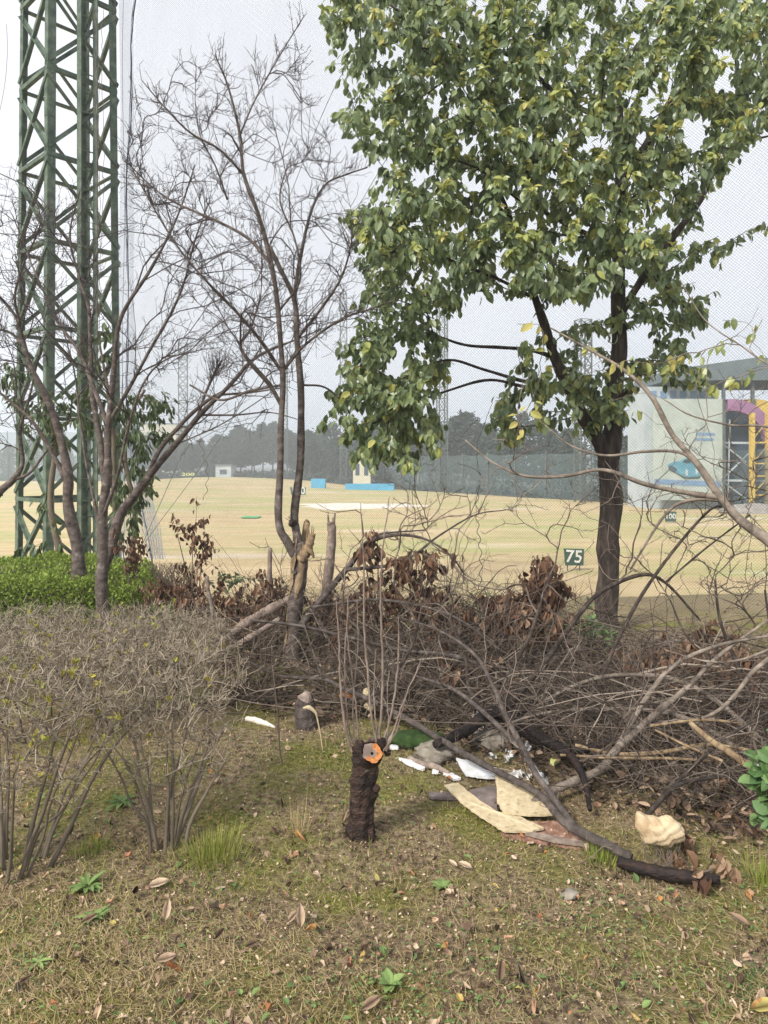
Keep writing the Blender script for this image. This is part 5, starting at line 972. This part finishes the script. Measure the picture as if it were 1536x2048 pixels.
# ---- withered leafy branches
def withered(lab, px, py, Y, rx, rz, n, per=5, size=.085, base=None, vmu=.4):
    c = W(px, py, Y); b = np.array([c[0]+rng.uniform(-.1, .1), Y, float(gz(c[0], Y))]) if base is None else base
    sk = [spline([b, (b*.5+c*.5)+rng.normal(0, .04, 3), c+[rng.normal(0, rx*.3), 0, rz*.5]], [.010, .007, .003], 6), spline([b*.7+c*.3, c+[-rx*.5, 0, 0], c+[-rx*.7, .05, rz*.4]], [.006, .004, .002], 5), spline([b*.7+c*.3, c+[rx*.5, 0, 0], c+[rx*.8, .05, rz*.3]], [.006, .004, .002], 5)]
    t = c+rng.normal(0, 1, (n, 3))*[rx*.5, .14, rz*.5]; t = t[t[:, 2] > gz(t[:, 0], t[:, 1])+.05]; res, tips, td, *_ = grow(sk, t, tip_r=.0016, bias=.8, seg=.08); r = thing('withered_branch', lab, 'branch', b, 'withered leafy branches')
    m = MB(); emit(m, sk+res, 5, (.35, .15)); m.build('stems', M['brush'], r); m = MB(); hang_leaves(m, tips, td, per+1, size*.84, DEAD, down=1.1, spread=.06, vmu=vmu+.02, vsd=.24, out=.7); m.build('dead_leaves', M['deadleaf'], r)
withered('spray of brown dead leaves standing highest at the left, against the tan field', 385, 1095, 6.9, .22, .36, 46, 4, .075)
withered('brown dead leaves behind the leaning dark stem, right of the tower foot', 262, 1105, 7.5, .16, .22, 34, 4, .075)
withered('broad low mass of brown dead leaves between hedge end and the forked trunk', 410, 1205, 6.6, .50, .18, 110, 5, .075, vmu=.33)
withered('brown dead leaves in front of the split logs', 500, 1225, 6.4, .35, .16, 70, 4, .075, vmu=.38)
withered('narrow hanging bunch of brown leaves just right of the sawn trunk', 742, 1105, 5.9, .12, .14, 22, 4, .10)
withered('dull brown leaves hanging behind the upright shoots', 770, 1195, 5.9, .42, .22, 75, 4, .09, vmu=.38)
withered('brown leaves hanging on the arched branch right of the shoots', 838, 1128, 5.8, .26, .16, 40, 4, .10)
withered('brown leaf mass low behind the shoots, right half', 870, 1215, 5.7, .25, .2, 55, 4, .085, vmu=.35)
withered('large dark clump of dead leaves in the centre right of the brush', 1030, 1225, 5.5, .26, .17, 95, 6, .095, vmu=.30)
withered('dark dead leaves climbing to a point below the 75 board', 1088, 1195, 5.5, .16, .22, 95, 6, .095, vmu=.30)
withered('small top tuft of dead leaves left of the 75 board', 1084, 1128, 5.5, .09, .10, 18, 4, .08, vmu=.33)
withered('reddish brown fallen leaves at the foot of the evergreen, right side', 1330, 1335, 5.0, .30, .10, 36, 4, .085, vmu=.62)
withered('rusty brown leaves in the brush near the right edge', 1470, 1325, 4.8, .30, .12, 40, 4, .08, vmu=.5)
withered('rusty leaves caught low in the brush beside the right edge shrub', 1440, 1600, 3.5, .12, .08, 14, 4, .08, vmu=.5)
withered('brown leaves drooping just left of the forked trunk', 545, 1180, 6.3, .22, .14, 36, 4, .08, vmu=.4)
withered('curled brown leaves between the forked trunk and the sawn trunk', 655, 1215, 6.2, .25, .14, 40, 4, .08, vmu=.4)
withered('brown leaves filling the hollow left of the large dark clump', 955, 1240, 5.7, .28, .14, 44, 4, .08, vmu=.38)
withered('brown leaves low behind the hedge end', 340, 1185, 6.8, .30, .12, 50, 4, .07, vmu=.38)
withered('russet leaves in the brush right of the evergreen trunk foot', 1265, 1320, 5.1, .2, .10, 24, 4, .085, vmu=.5)
withered('russet leaves high in the brush at the right, under the pale limb', 1410, 1290, 5.3, .3, .12, 34, 4, .085, vmu=.52)
withered('brown leaves low in the middle of the brush', 930, 1330, 4.9, .3, .08, 26, 4, .08, vmu=.45)
withered('fan of tan dead leaves at the end of the black log', 1405, 1735, 2.95, .10, .07, 16, 4, .095, vmu=.68)
# ---- live ivy-like plants at the evergreen's foot
def sprig(lab, px, py, Y, rx, rz, n, per, size, tm, mt, name='leafy_sprig', down=.2, vmu=.5, stems=4):
    c = W(px, py, Y); b = np.array([c[0], Y, float(gz(c[0], Y))]); sk = [spline([b+[rng.normal(0, .03), rng.normal(0, .03), 0], (b+c)/2+rng.normal(0, .04, 3), c+rng.normal(0, 1, 3)*[rx*.4, .06, rz*.4]], [.006, .005, .003], 5) for _ in range(stems)]
    t = c+rng.normal(0, 1, (n, 3))*[rx*.5, .12, rz*.5]; t[:, 2] = np.maximum(t[:, 2], gz(t[:, 0], t[:, 1])+.03); res, tips, td, *_ = grow(sk, t, tip_r=.0015, bias=.8, seg=.06); r = thing(name, lab, 'plant', b)
    m = MB(); emit(m, sk+res, 5, (.4, .1)); m.build('stems', M['brush'], r); m = MB(); hang_leaves(m, tips, td, per, size, tm, down=down, spread=.02, vmu=vmu, vsd=.2, out=1); m.build('leaves', M[mt], r)
sprig('green leafy climber around the foot of the evergreen trunk', 1200, 1262, 5.9, .18, .14, 26, 4, .08, LEAF, 'shrubleaf', down=.4)
sprig('small green sprig left of the dark leaf clump', 985, 1215, 6.0, .18, .10, 14, 3, .06, LEAF, 'leafstrip', down=.3)
sprig('green leaves deep in the brush below the evergreen', 1150, 1400, 4.9, .35, .10, 34, 4, .06, LONG, 'leafstrip', down=0)
sprig('green leaves beside the hedge end among the brown ones', 470, 1160, 6.9, .25, .08, 26, 4, .05, LEAF, 'leafstrip', down=.2)
# rounded bright shrub at the right edge
rs = thing('glossy_shrub', 'glossy light green broad leaved shrub cut by the right edge', 'shrub', (1.5, 2.62, 0)); c = W(1548, 1575, 2.62)
sk = [spline([np.array([c[0]+.05, 2.66, 0]), np.array([c[0]+.05, 2.66, .25]), c+[rng.uniform(-.04, .12), rng.uniform(-.05, .1), rng.uniform(-.05, .2)]], [.010, .008, .005], 6) for _ in range(6)]
t = c+[.06, .05, -.01]+nrm(rng.normal(0, 1, (120, 3)))*rng.uniform(.5, 1, (120, 1))*[.105, .13, .20]; res, tips, td, *_ = grow(sk, t, tip_r=.002, bias=.6, seg=.06)
m = MB(); emit(m, sk+res, 6, (.3, .1)); m.build('stems', M['brush'], rs); m = MB(); hang_leaves(m, tips, td, 6, .066, leaf_tmpl(.72, .3, .18), down=-.05, spread=.018, vmu=.5, vsd=.25, out=1.1, vgroup=.05); m.build('leaves', M['shrubleaf'], rs)

# ---- rubbish and boards
def sheet(name, pts, mt, lab, cat, th=.012, dz=.02, hs=None, bumpy=.006, group=None, tilt=None):
    """flat irregular board lying on the ground: outline (px, py) places, its own thickness"""
    P_ = np.array([gp(*p) for p in pts]); P_[:, 2] += dz+(np.array(hs) if hs is not None else 0); n_ = len(P_); Q_ = []
    for a in range(n_):
        for f in np.linspace(0, 1, 7)[:-1]: Q_.append(P_[a]*(1-f)+P_[(a+1) % n_]*f+rng.normal(0, .0022, 3)*[1, 1, .3]*(f > 0))
    Q_ = np.array(Q_); c = Q_.mean(0); k = len(Q_); i_ = np.arange(k); m = MB()
    m.add(np.vstack([Q_, Q_-[0, 0, th]]), [i_[::-1][None], (k+i_)[None], np.stack([i_, (i_+1) % k, k+(i_+1) % k, k+i_], 1)]); return tag(m.build(name, M[mt], origin=c), lab, cat, group)
sheet('buff_board', [(888, 1592), (916, 1588), (955, 1617), (992, 1640), (1040, 1648), (1088, 1672), (1060, 1679), (1010, 1678), (986, 1664), (950, 1642), (920, 1622)], 'card', 'narrow buff board lying bent on the grass, its lower left piece', 'board', dz=.035, hs=[.02, .02, .012, .006, .0, 0, 0, 0, 0, .006, .012], th=.008)
sheet('buff_board', [(990, 1574), (1012, 1580), (1042, 1596), (1080, 1618), (1116, 1648), (1060, 1650), (1008, 1644), (994, 1628)], 'card', 'triangular buff board leaning up behind the narrow one', 'board', dz=.045, hs=[.03, .035, .03, .01, .0, 0, 0, .01], th=.008)
sheet('grey_board', [(856, 1592), (930, 1592), (975, 1580), (992, 1582), (996, 1632), (960, 1625), (925, 1606), (862, 1603)], 'cardedge', 'dark grey rotten board under the buff pieces', 'board', dz=.022)
sheet('pink_board', [(1000, 1672), (1040, 1650), (1108, 1648), (1150, 1668), (1172, 1690), (1160, 1702), (1100, 1694), (1050, 1686)], 'pinkboard', 'pinkish brown crumbling board under the foot of the forked branch', 'board', dz=.015, bumpy=.012)
sheet('pale_lath', [(1050, 1681), (1060, 1677), (1166, 1697), (1172, 1705), (1110, 1697)], 'heart', 'pinkish lath edging the crumbling board', 'board', dz=.032, th=.01)
sheet('white_sheet', [(912, 1538), (945, 1542), (980, 1552), (1004, 1566), (960, 1564), (932, 1560)], 'white', 'largest white plastic sheet scrap on the ground among the branches', 'plastic scrap', dz=.03, bumpy=.01, hs=[.03, .02, 0, 0, 0, 0])
sheet('white_scrap', [(886, 1552), (905, 1553), (922, 1563), (908, 1566)], 'white', 'small white scrap just left of the largest white sheet', 'plastic scrap', dz=.02)
sheet('white_scrap', [(797, 1522), (826, 1528), (852, 1540), (846, 1546), (816, 1534)], 'white', 'yellowish white scrap beside the short peeled log', 'plastic scrap', dz=.02)
sheet('white_scrap', [(866, 1545), (880, 1546), (876, 1552), (864, 1551)], 'white', 'tiny white scrap between peeled log and white sheet', 'plastic scrap', dz=.02)
sheet('white_scrap', [(782, 1496), (798, 1497), (796, 1503), (780, 1502)], 'white', 'tiny white scrap beside the stump top', 'plastic scrap', dz=.02)
sheet('small_carton', [(1100, 1537), (1113, 1527), (1120, 1534), (1108, 1545)], 'signyellow', 'small pale and yellow packet deep in the brush', 'packet', dz=.05, th=.02)
def clump(name, mt, lab, cat, px, py, n, rx, ry, rz, size):
    c = gp(px, py); r_ = MB(); 
    for _ in range(n):
        q_ = c+[rng.normal(0, rx), rng.normal(0, ry), abs(rng.normal(0, rz))+.01]; g_ = np.linspace(-1, 1, 6); U, Vv = np.meshgrid(g_, g_, indexing='ij'); ph = rng.uniform(0, 6, 3); s1 = nrm(rng.normal(0, 1, 3)); s2 = nrm(np.cross(s1, rng.normal(0, 1, 3))); s3 = np.cross(s1, s2)
        S = size*rng.uniform(.5, 1); h = .35*np.sin(U*2.5+ph[0])+.3*np.sin(Vv*3+ph[1]); P_ = q_+(U[..., None]*s1+Vv[..., None]*s2*.7+h[..., None]*s3)*S; P_[..., 2] = np.maximum(P_[..., 2], gz(P_[..., 0], P_[..., 1])+.004)
        i_ = np.arange(5)[:, None]; j_ = np.arange(5)[None]; r_.add(P_, [np.stack([i_*6+j_, (i_+1)*6+j_, (i_+1)*6+j_+1, i_*6+j_+1], -1).reshape(-1, 4)])
    return tag(r_.build(name, M[mt], origin=c), lab, cat)
clump('torn_plastic', 'white', 'torn white plastic crumpled against the forked branch', 'plastic scrap', 1060, 1556, 8, .06, .03, .02, .035)
clump('plastic_rags', 'white', 'black and white plastic rags tangled in twigs behind the white sheet', 'plastic scrap', 1008, 1520, 9, .07, .04, .03, .025)
clump('torn_plastic', 'white', 'single white crumpled bag far back below the black root', 'plastic scrap', 975, 1462, 4, .05, .03, .03, .05)
def rock(px, py, ex, mt, name, lab, cat, seed, amp=.14, sink=.3, rz=0):
    c = gp(px, py)+[0, 0, ex[2]*(1-sink)]; m = MB(); R_ = np.array([[math.cos(rz), -math.sin(rz), 0], [math.sin(rz), math.cos(rz), 0], [0, 0, 1]]); lump(m, c, ex, 22, amp, seed, R_); return tag(m.build(name, M[mt], origin=c, smooth=True), lab, cat)
rock(868, 1521, (.105, .09, .055), 'stone', 'rock', 'light grey rock beside the short peeled log', 'rock', 3, .2)
rock(985, 1496, (.11, .08, .06), 'stone', 'rock', 'brownish rock half hidden by twigs under the black root', 'rock', 5, .2)
rock(832, 1490, (.17, .09, .045), 'moss', 'mossy_mound', 'dark green moss covered log end behind the stump', 'mossy log', 6, .1)
rock(1138, 1795, (.038, .03, .018), 'stone', 'stone', 'small round stone alone on the open ground at lower right', 'stone', 2)
for px, py, ex, lab in ((733, 1385, (.022, .02, .026), 'upper of two pale yellow foam lumps behind the shoots'), (741, 1412, (.035, .026, .03), 'lower, larger of two pale yellow foam lumps behind the shoots')):
    c = W(px, py, 4.6); m = MB(); lump(m, c, ex, 16, .3, px % 7); tag(m.build('foam_lump', M['card'], origin=c, smooth=True), lab, 'foam lump')
c = W(695, 1390, 4.75); m = MB(); lump(m, c, (.05, .03, .022), 12, .3, 4); tag(m.build('wood_chunk', M['cut'], origin=c), 'small orange broken wood chunk behind the shoots', 'wood chunk')
for nm, pts, mt, lab, cat in (('pale_stick', [(493, 1450, 4.62, 10), (512, 1456, 4.58, 13), (532, 1462, 4.54, 10), (550, 1466, 4.5, 4)], 'sand', 'short white peeled stick on the ground under the shrub edge', 'stick'),
                              ('peeled_log', [(818, 1516, 4.03, 12), (840, 1528, 3.96, 15), (866, 1532, 3.92, 13), (884, 1540, 3.88, 12), (898, 1546, 3.84, 6)], 'heart', 'short pinkish peeled log left of the white sheet', 'log'),
                              ('black_log', [(1236, 1722, 2.98, 20), (1268, 1733, 2.95, 24), (1310, 1743, 2.92, 26), (1360, 1752, 2.88, 26), (1400, 1756, 2.86, 24), (1440, 1760, 2.84, 18)], 'black', 'charred black log lying at the lower right under the tan leaves', 'log'),
                              ('dark_stick', [(470, 1398, 5.05, 7), (520, 1404, 5.0, 8), (575, 1410, 4.95, 7), (620, 1408, 4.9, 5)], 'bark', 'dark stick lying left of the small weathered stump', 'stick'),
                              ('dark_stick', [(566, 1636, 3.42, 4), (565, 1610, 3.42, 4), (562, 1596, 3.42, 2)], 'black', 'short black stick standing in the grass left of the cherry stump', 'stick')):
    P_, R_ = PL(pts, 6); P_[:, 2] = np.maximum(P_[:, 2], gz(P_[:, 0], P_[:, 1])+R_*.6) if nm != 'x' else 0; m = MB(); m.tubes(P_, R_*(1+.08*np.sin(np.arange(len(R_))*1.7)), 12, cap=True); tag(m.build(nm, M[mt], origin=P_[0], smooth=True), lab, cat)
# crumpled paper caught on twigs
c = W(1314, 1662, 3.02); m = MB(); n_ = 46; th = np.linspace(0, PI, n_); ph = np.linspace(0, 2*PI, 2*n_, endpoint=False); T, Pp = np.meshgrid(th, ph, indexing='ij'); d = np.stack([np.sin(T)*np.cos(Pp), np.sin(T)*np.sin(Pp), np.cos(T)], -1)
def ridge(v): return 1-2*np.abs((v % 1)-.5)
s_ = 1-.16*ridge(d[..., 0]*1.3+d[..., 2]*.5+.2)-.07*ridge(d[..., 0]*1.1-d[..., 2]*1.7+.3*np.sin(d[..., 0]*3))-.05*ridge(d[..., 0]*2.6+d[..., 2]*.9)-.02*ridge(d[..., 0]*6+d[..., 2]*3)
v = d*s_[..., None]*[.112, .055, .068]; v[..., 0] += .02; lift = np.exp(-((d[..., 0]+.85)/.33)**2-((d[..., 2]-.35)/.5)**2); v[..., 2] += .05*lift; v[..., 0] -= .012*lift
k = 2*n_; i_ = np.arange(n_-1)[:, None]; j_ = np.arange(k)[None]; m.add(v+c, [np.stack([i_*k+j_, (i_+1)*k+j_, (i_+1)*k+(j_+1) % k, i_*k+(j_+1) % k], -1).reshape(-1, 4)]); tag(m.build('crumpled_paper', M['paper'], origin=c), 'crumpled tan paper bag caught on the brush at lower right', 'paper bag')
m = MB()
for a in range(14): P_, R_ = PL([(1285+a*6, 1684, 3.03, 2), (1300+a*4+rng.uniform(-10, 10), 1712, 3.0, 2), (1330+rng.uniform(-34, 34), 1742, 2.97, 1.5)], 3); m.tubes(P_, R_, 4, .5)
tag(m.build('twig_bundle', M['brush'], origin=c-[0, 0, .1]), 'little bundle of dark twigs standing under the crumpled paper', 'twigs')

# ---- weeds one can tell apart
def rosette(px, py, R, n, lab, name='rosette_weed', vmu=.55, el=.45, tm=LONG, mt='weed'):
    c = gp(px, py)+[0, 0, .008]; a = np.arange(n)*2.4+rng.uniform(0, 6); e = el+rng.normal(0, .15, n); ax = np.stack([np.cos(a)*np.cos(e), np.sin(a)*np.cos(e), np.sin(e)], 1); m = MB()
    m.inst(tm[0], tm[1], np.repeat(c[None], n, 0), ax, np.tile([0, 0, 1.], (n, 1)), R*rng.uniform(.7, 1.1, n), np.clip(rng.normal(vmu, .15, n), 0, 1)); return tag(m.build(name, M[mt], origin=c), lab, 'weed', 'leafy weeds in the short grass')
rosette(175, 1778, .075, 22, 'larger bright green rosette weed in front of the left shrubs', vmu=.7)
rosette(187, 1842, .062, 16, 'smaller bright green rosette weed just below the larger one', vmu=.7)
rosette(75, 1930, .045, 9, 'yellow green weed at the lower left beside red brown leaves', vmu=.9)
rosette(885, 1778, .05, 8, 'small pale green two leaved weed right of the cherry stump', vmu=.6, tm=LEAF)
rosette(780, 1975, .05, 14, 'bright green weed near the bottom centre', vmu=.8, tm=LEAF)
rosette(245, 1608, .08, 14, 'grassy green weed seen between the two front shrubs', vmu=.45)
def tuft(px, py, R, H, n, lab, mt='grass', v=.85, wd=.004, name='grass_tuft'):
    c = gp(px, py); m = MB(); o_ = rng.normal(0, R*.45, (n, 2)); p_ = np.stack([c[0]+o_[:, 0], c[1]+o_[:, 1], 0*o_[:, 0]], 1); p_[:, 2] = gz(p_[:, 0], p_[:, 1])-.004; ax = nrm(np.c_[o_/R*.9+rng.normal(0, .35, (n, 2)), np.ones(n)]); L = H*rng.uniform(.5, 1.1, n)
    m.inst(BLADE[0], BLADE[1], p_, ax, nrm(np.c_[o_+.001, np.full(n, .4)]), np.stack([np.full(n, wd), L, L*.6], 1), np.clip(rng.normal(v, .1, n), 0, 1)); return tag(m.build(name, M[mt], origin=c), lab, 'grass tuft', 'grass tufts')
tuft(430, 1712, .13, .085, 900, 'soft mounded yellow green tuft right of the front shrub foot', v=.82, wd=.0022)
tuft(1205, 1722, .08, .10, 130, 'coarse green grass tuft at the foot of the forked branch', v=.93)
tuft(600, 1668, .06, .19, 60, 'tall straw coloured tuft left of the cherry stump', v=.42, wd=.002)
tuft(1525, 1765, .10, .14, 90, 'coarse green and yellow grass at the right edge beside the tan leaves', v=.85)
tuft(1500, 1975, .13, .022, 420, 'low dark green creeping patch in the lower right corner', 'weed', v=.12, wd=.008)
tuft(185, 1700, .10, .05, 400, 'small moss green tuft between the front shrubs', v=.86, wd=.002)
# curved dry seed head on a straw
P_, R_ = PL([(648, 1520, 4.1, 2.5), (641, 1470, 4.1, 2.5), (634, 1435, 4.1, 3), (630, 1424, 4.1, 6), (618, 1415, 4.1, 9), (606, 1416, 4.1, 3)], 6); m = MB(); m.tubes(P_, R_, 7); tag(m.build('dry_seed_head', M['card'], origin=P_[0]), 'pale curved dry seed head in front of the weathered stump', 'dry stem')

# ---- short grass, straw, leaf litter over the near ground
def field(n, y0, y1, wmul=1.0, p=1.5):
    Yv = (y0**(1-p)+rng.uniform(0, 1, n)*(y1**(1-p)-y0**(1-p)))**(1/(1-p)); x = rng.uniform(-.56, .56, n)*Yv*wmul; return x, Yv
# standing blades
n = 100000; x, Yv = field(n, 1.75, 6.6, 1.15); pat = wav(x, Yv, 2.0, off=2)*.8+wav(x, Yv, 6.5, off=7)*.45
moss = np.clip(np.exp(-(((x+.35)/.85)**2+((Yv-3.4)/.75)**2))*1.1+.75*np.exp(-(((x+1)/.7)**2+((Yv-2.85)/.4)**2)), 0, 1)*np.clip(.7+.8*wav(x, Yv, 5, off=4), 0, 1)
keep = rng.uniform(size=n) < np.clip(.50+.85*pat+moss*.5, .10, 1); x, Yv, pat, moss = x[keep], Yv[keep], pat[keep], moss[keep]; n = len(x)
P_ = np.stack([x, Yv, gz(x, Yv)-.002], 1); ax = nrm(np.c_[rng.normal(0, .75, (n, 2)), np.abs(rng.normal(.75, .35, n))]); L = rng.uniform(.010, .036, n)*(1+.5*(rng.uniform(size=n) < .06))
gpat = wav(x, Yv, 2.7, off=13)+.5*wav(x, Yv, 7, off=1); var = np.clip(rng.normal(.36, .17, n)+.36*np.clip(gpat, -.3, 1)+0*x+(rng.uniform(size=n) < .10)*.45, 0, 1); mm = rng.uniform(size=n) < moss*.9; var = np.where(mm, np.clip(rng.normal(.84, .10, n), .6, 1), var)
m = MB(); m.inst(BLADE[0], BLADE[1], P_, ax, nrm(rng.normal(0, 1, (n, 3))+[0, 0, .5]), np.stack([rng.uniform(.0014, .0034, n), L, L], 1), var)
# lying straw
n = 46000; x, Yv = field(n, 1.75, 6.2, 1.15); keep = rng.uniform(size=n) < np.clip(.5+.9*wav(x, Yv, 2.4, off=17)+.4*wav(x, Yv, 8, off=6), .08, 1)*(1-.75*np.clip(np.exp(-(((x+.25)/.6)**2+((Yv-3.35)/.55)**2)), 0, 1)); x, Yv = x[keep], Yv[keep]; n = len(x); a = rng.normal(2.5, .9, n); e = rng.normal(.05, .16, n); ax = np.stack([np.cos(a)*np.cos(e), np.sin(a)*np.cos(e), np.sin(e)], 1); L = rng.uniform(.02, .075, n)
m.inst(BLADE[0], BLADE[1], np.stack([x, Yv, gz(x, Yv)+rng.uniform(.002, .016, n)], 1), ax, np.tile([0, 0, 1.], (n, 1)), np.stack([rng.uniform(.0012, .0026, n), L, L*.25], 1), np.clip(rng.normal(.42, .15, n), 0, .62))
tag(m.build('short_grass', M['grass'], origin=(0, 3, 0)), 'short dry mown grass and straw with mossy green patches', None, kind='stuff')
# tiny green leaves of creeping weeds
n = 17000; x, Yv = field(n, 1.75, 5.5, 1.15); pat = wav(x, Yv, 3.2, off=11)+.5*wav(x, Yv, 9, off=3); keep = rng.uniform(size=n) < np.clip(.30+.75*pat, .05, 1); x, Yv = x[keep], Yv[keep]; n = len(x)
m = MB(); m.inst(leaf_tmpl(.7, .3, .2)[0], LEAF[1], np.stack([x, Yv, gz(x, Yv)+rng.uniform(.003, .016, n)], 1), nrm(np.c_[rng.normal(0, 1, (n, 2)), np.abs(rng.normal(.35, .25, n))]), np.tile([0, 0, 1.], (n, 1)), rng.uniform(.006, .017, n)*(1+1.2*(rng.uniform(size=n) < .04)), np.clip(rng.normal(.42, .25, n), 0, 1))
tag(m.build('creeping_weeds', M['weed'], origin=(0, 3, 0)), 'scattered tiny green leaves of creeping weeds', None, kind='stuff')
# litter
n = 3800; x, Yv = field(n, 1.75, 8.5, 1.25, 1.05); m = MB()
ax = nrm(np.c_[rng.normal(0, 1, (n, 2)), rng.normal(.12, .22, n)]); up = nrm(np.c_[rng.normal(0, .45, (n, 2)), np.ones(n)]); sz = rng.uniform(.010, .036, n)*rng.uniform(.6, 1.3, n)
LT = [FLAT, DEAD, leaf_tmpl(.75, .6, -.3), leaf_tmpl(.3, .8, .2)]; lp = np.stack([x, Yv, gz(x, Yv)+rng.uniform(.006, .022, n)], 1); ls = np.stack([sz*rng.uniform(.5, 1.3, n), sz, sz*rng.uniform(-1.5, 3.8, n)], 1); lv_ = rng.uniform(0, 1, n)**.95
for q_ in range(4): m.inst(LT[q_][0]+rng.normal(0, .035, LT[q_][0].shape)*[1, 0, 1], LT[q_][1], lp[q_::4], ax[q_::4], up[q_::4], ls[q_::4], lv_[q_::4])
n = 26000; x, Yv = field(n, 1.75, 6.5, 1.2, 1.3); sz = rng.uniform(.004, .016, n)
m.inst(TINY[0], TINY[1], np.stack([x, Yv, gz(x, Yv)+rng.uniform(.002, .014, n)], 1), nrm(np.c_[rng.normal(0, 1, (n, 2)), rng.normal(.1, .3, n)]), nrm(np.c_[rng.normal(0, .5, (n, 2)), np.ones(n)]), sz, rng.uniform(0, .85, n))
# thicker litter under the brush
n = 9000; px = rng.uniform(430, 1600, n); lim = np.interp(px, [430, 620, 760, 900, 1060, 1180, 1536], [4.9, 4.6, 4.6, 4.2, 3.9, 3.5, 3.1]); Yv = lim+rng.uniform(0, 3.2, n); x = (px-768)/F*Yv; sz = rng.uniform(.02, .065, n)
m.inst(FLAT[0], FLAT[1], np.stack([x, Yv, gz(x, Yv)+rng.uniform(.005, .06, n)], 1), nrm(np.c_[rng.normal(0, 1, (n, 2)), rng.normal(.1, .4, n)]), nrm(np.c_[rng.normal(0, .7, (n, 2)), np.ones(n)]), np.stack([sz, sz, sz*1.5], 1), rng.uniform(0, .8, n)**1.5)
tag(m.build('leaf_litter', M['litter'], origin=(0, 3, 0)), 'brown and tan fallen leaves and crumbs strewn over the ground', None, kind='stuff')
# a few leaves large enough to point at
for px, py, sz, a_, v, lab in ((295, 1782, .085, .2, .72, 'big pale tan fallen leaf below the front shrub'), (330, 1852, .07, 1.5, .70, 'upright tan fallen leaf left of centre near the bottom'), (160, 1858, .06, .9, .42, 'reddish brown fallen leaf beside the smaller rosette'),
                               (602, 1866, .075, 1.7, .66, 'upright curled tan leaf right of the other upright one'), (575, 1855, .06, .1, .62, 'flat tan leaf touching the curled upright one'), (312, 1932, .07, .1, .6, 'tan leaf lying flat, bottom left'), (490, 1905, .05, .6, .3, 'dull purplish brown leaf near the bottom'),
                               (722, 2032, .07, .8, .55, 'brown leaf cut by the bottom edge near the middle'), (1000, 1975, .06, 1.4, .36, 'dark red brown leaf standing up right of the bottom centre'), (1500, 2030, .09, .1, .98, 'yellow leaf in the bottom right corner'), (38, 1978, .035, .9, .25, 'purple leaf at the lower left edge'),
                               (945, 1745, .06, 2.6, .8, 'pale leaf pair, right one, below the buff board'), (915, 1742, .045, 2.2, .78, 'pale leaf pair, left one, below the buff board'), (1500, 1862, .075, 2.2, .5, 'grey brown curled leaf at the right edge'), (430, 1888, .05, .1, .15, 'dark curled leaf under the two upright tan ones')):
    c = gp(px, py)+[0, 0, .018]; m = MB(); upr = .9 if 'upright' in lab or 'standing' in lab else .12
    T_ = leaf_tmpl(.42, .5, -.15); m.inst(T_[0], T_[1], [c], [nrm(np.array([math.cos(a_), math.sin(a_)*.6, upr]))], [nrm(np.array([.15, -.5, 1.]))], sz, v); tag(m.build('fallen_leaf', M['litter'], origin=c, smooth=True), lab, 'leaf', 'large fallen leaves')

# ---- haze
hz_m = bpy.data.materials.new('haze_air'); hz_m.use_nodes = True; n_ = hz_m.node_tree.nodes; n_.remove(n_['Principled BSDF']); pv = n_.new('ShaderNodeVolumePrincipled'); pv.inputs['Color'].default_value = (.86, .92, 1, 1); pv.inputs['Density'].default_value = HAZE; pv.inputs['Anisotropy'].default_value = .2
hz_m.node_tree.links.new(pv.outputs[0], n_['Material Output'].inputs['Volume']); m = MB(); m.box((0, 925, 38), (2000, 2000, 86)); o = m.build('haze', hz_m); o['kind'] = 'stuff'; o['label'] = 'thin grey winter haze over the whole place'
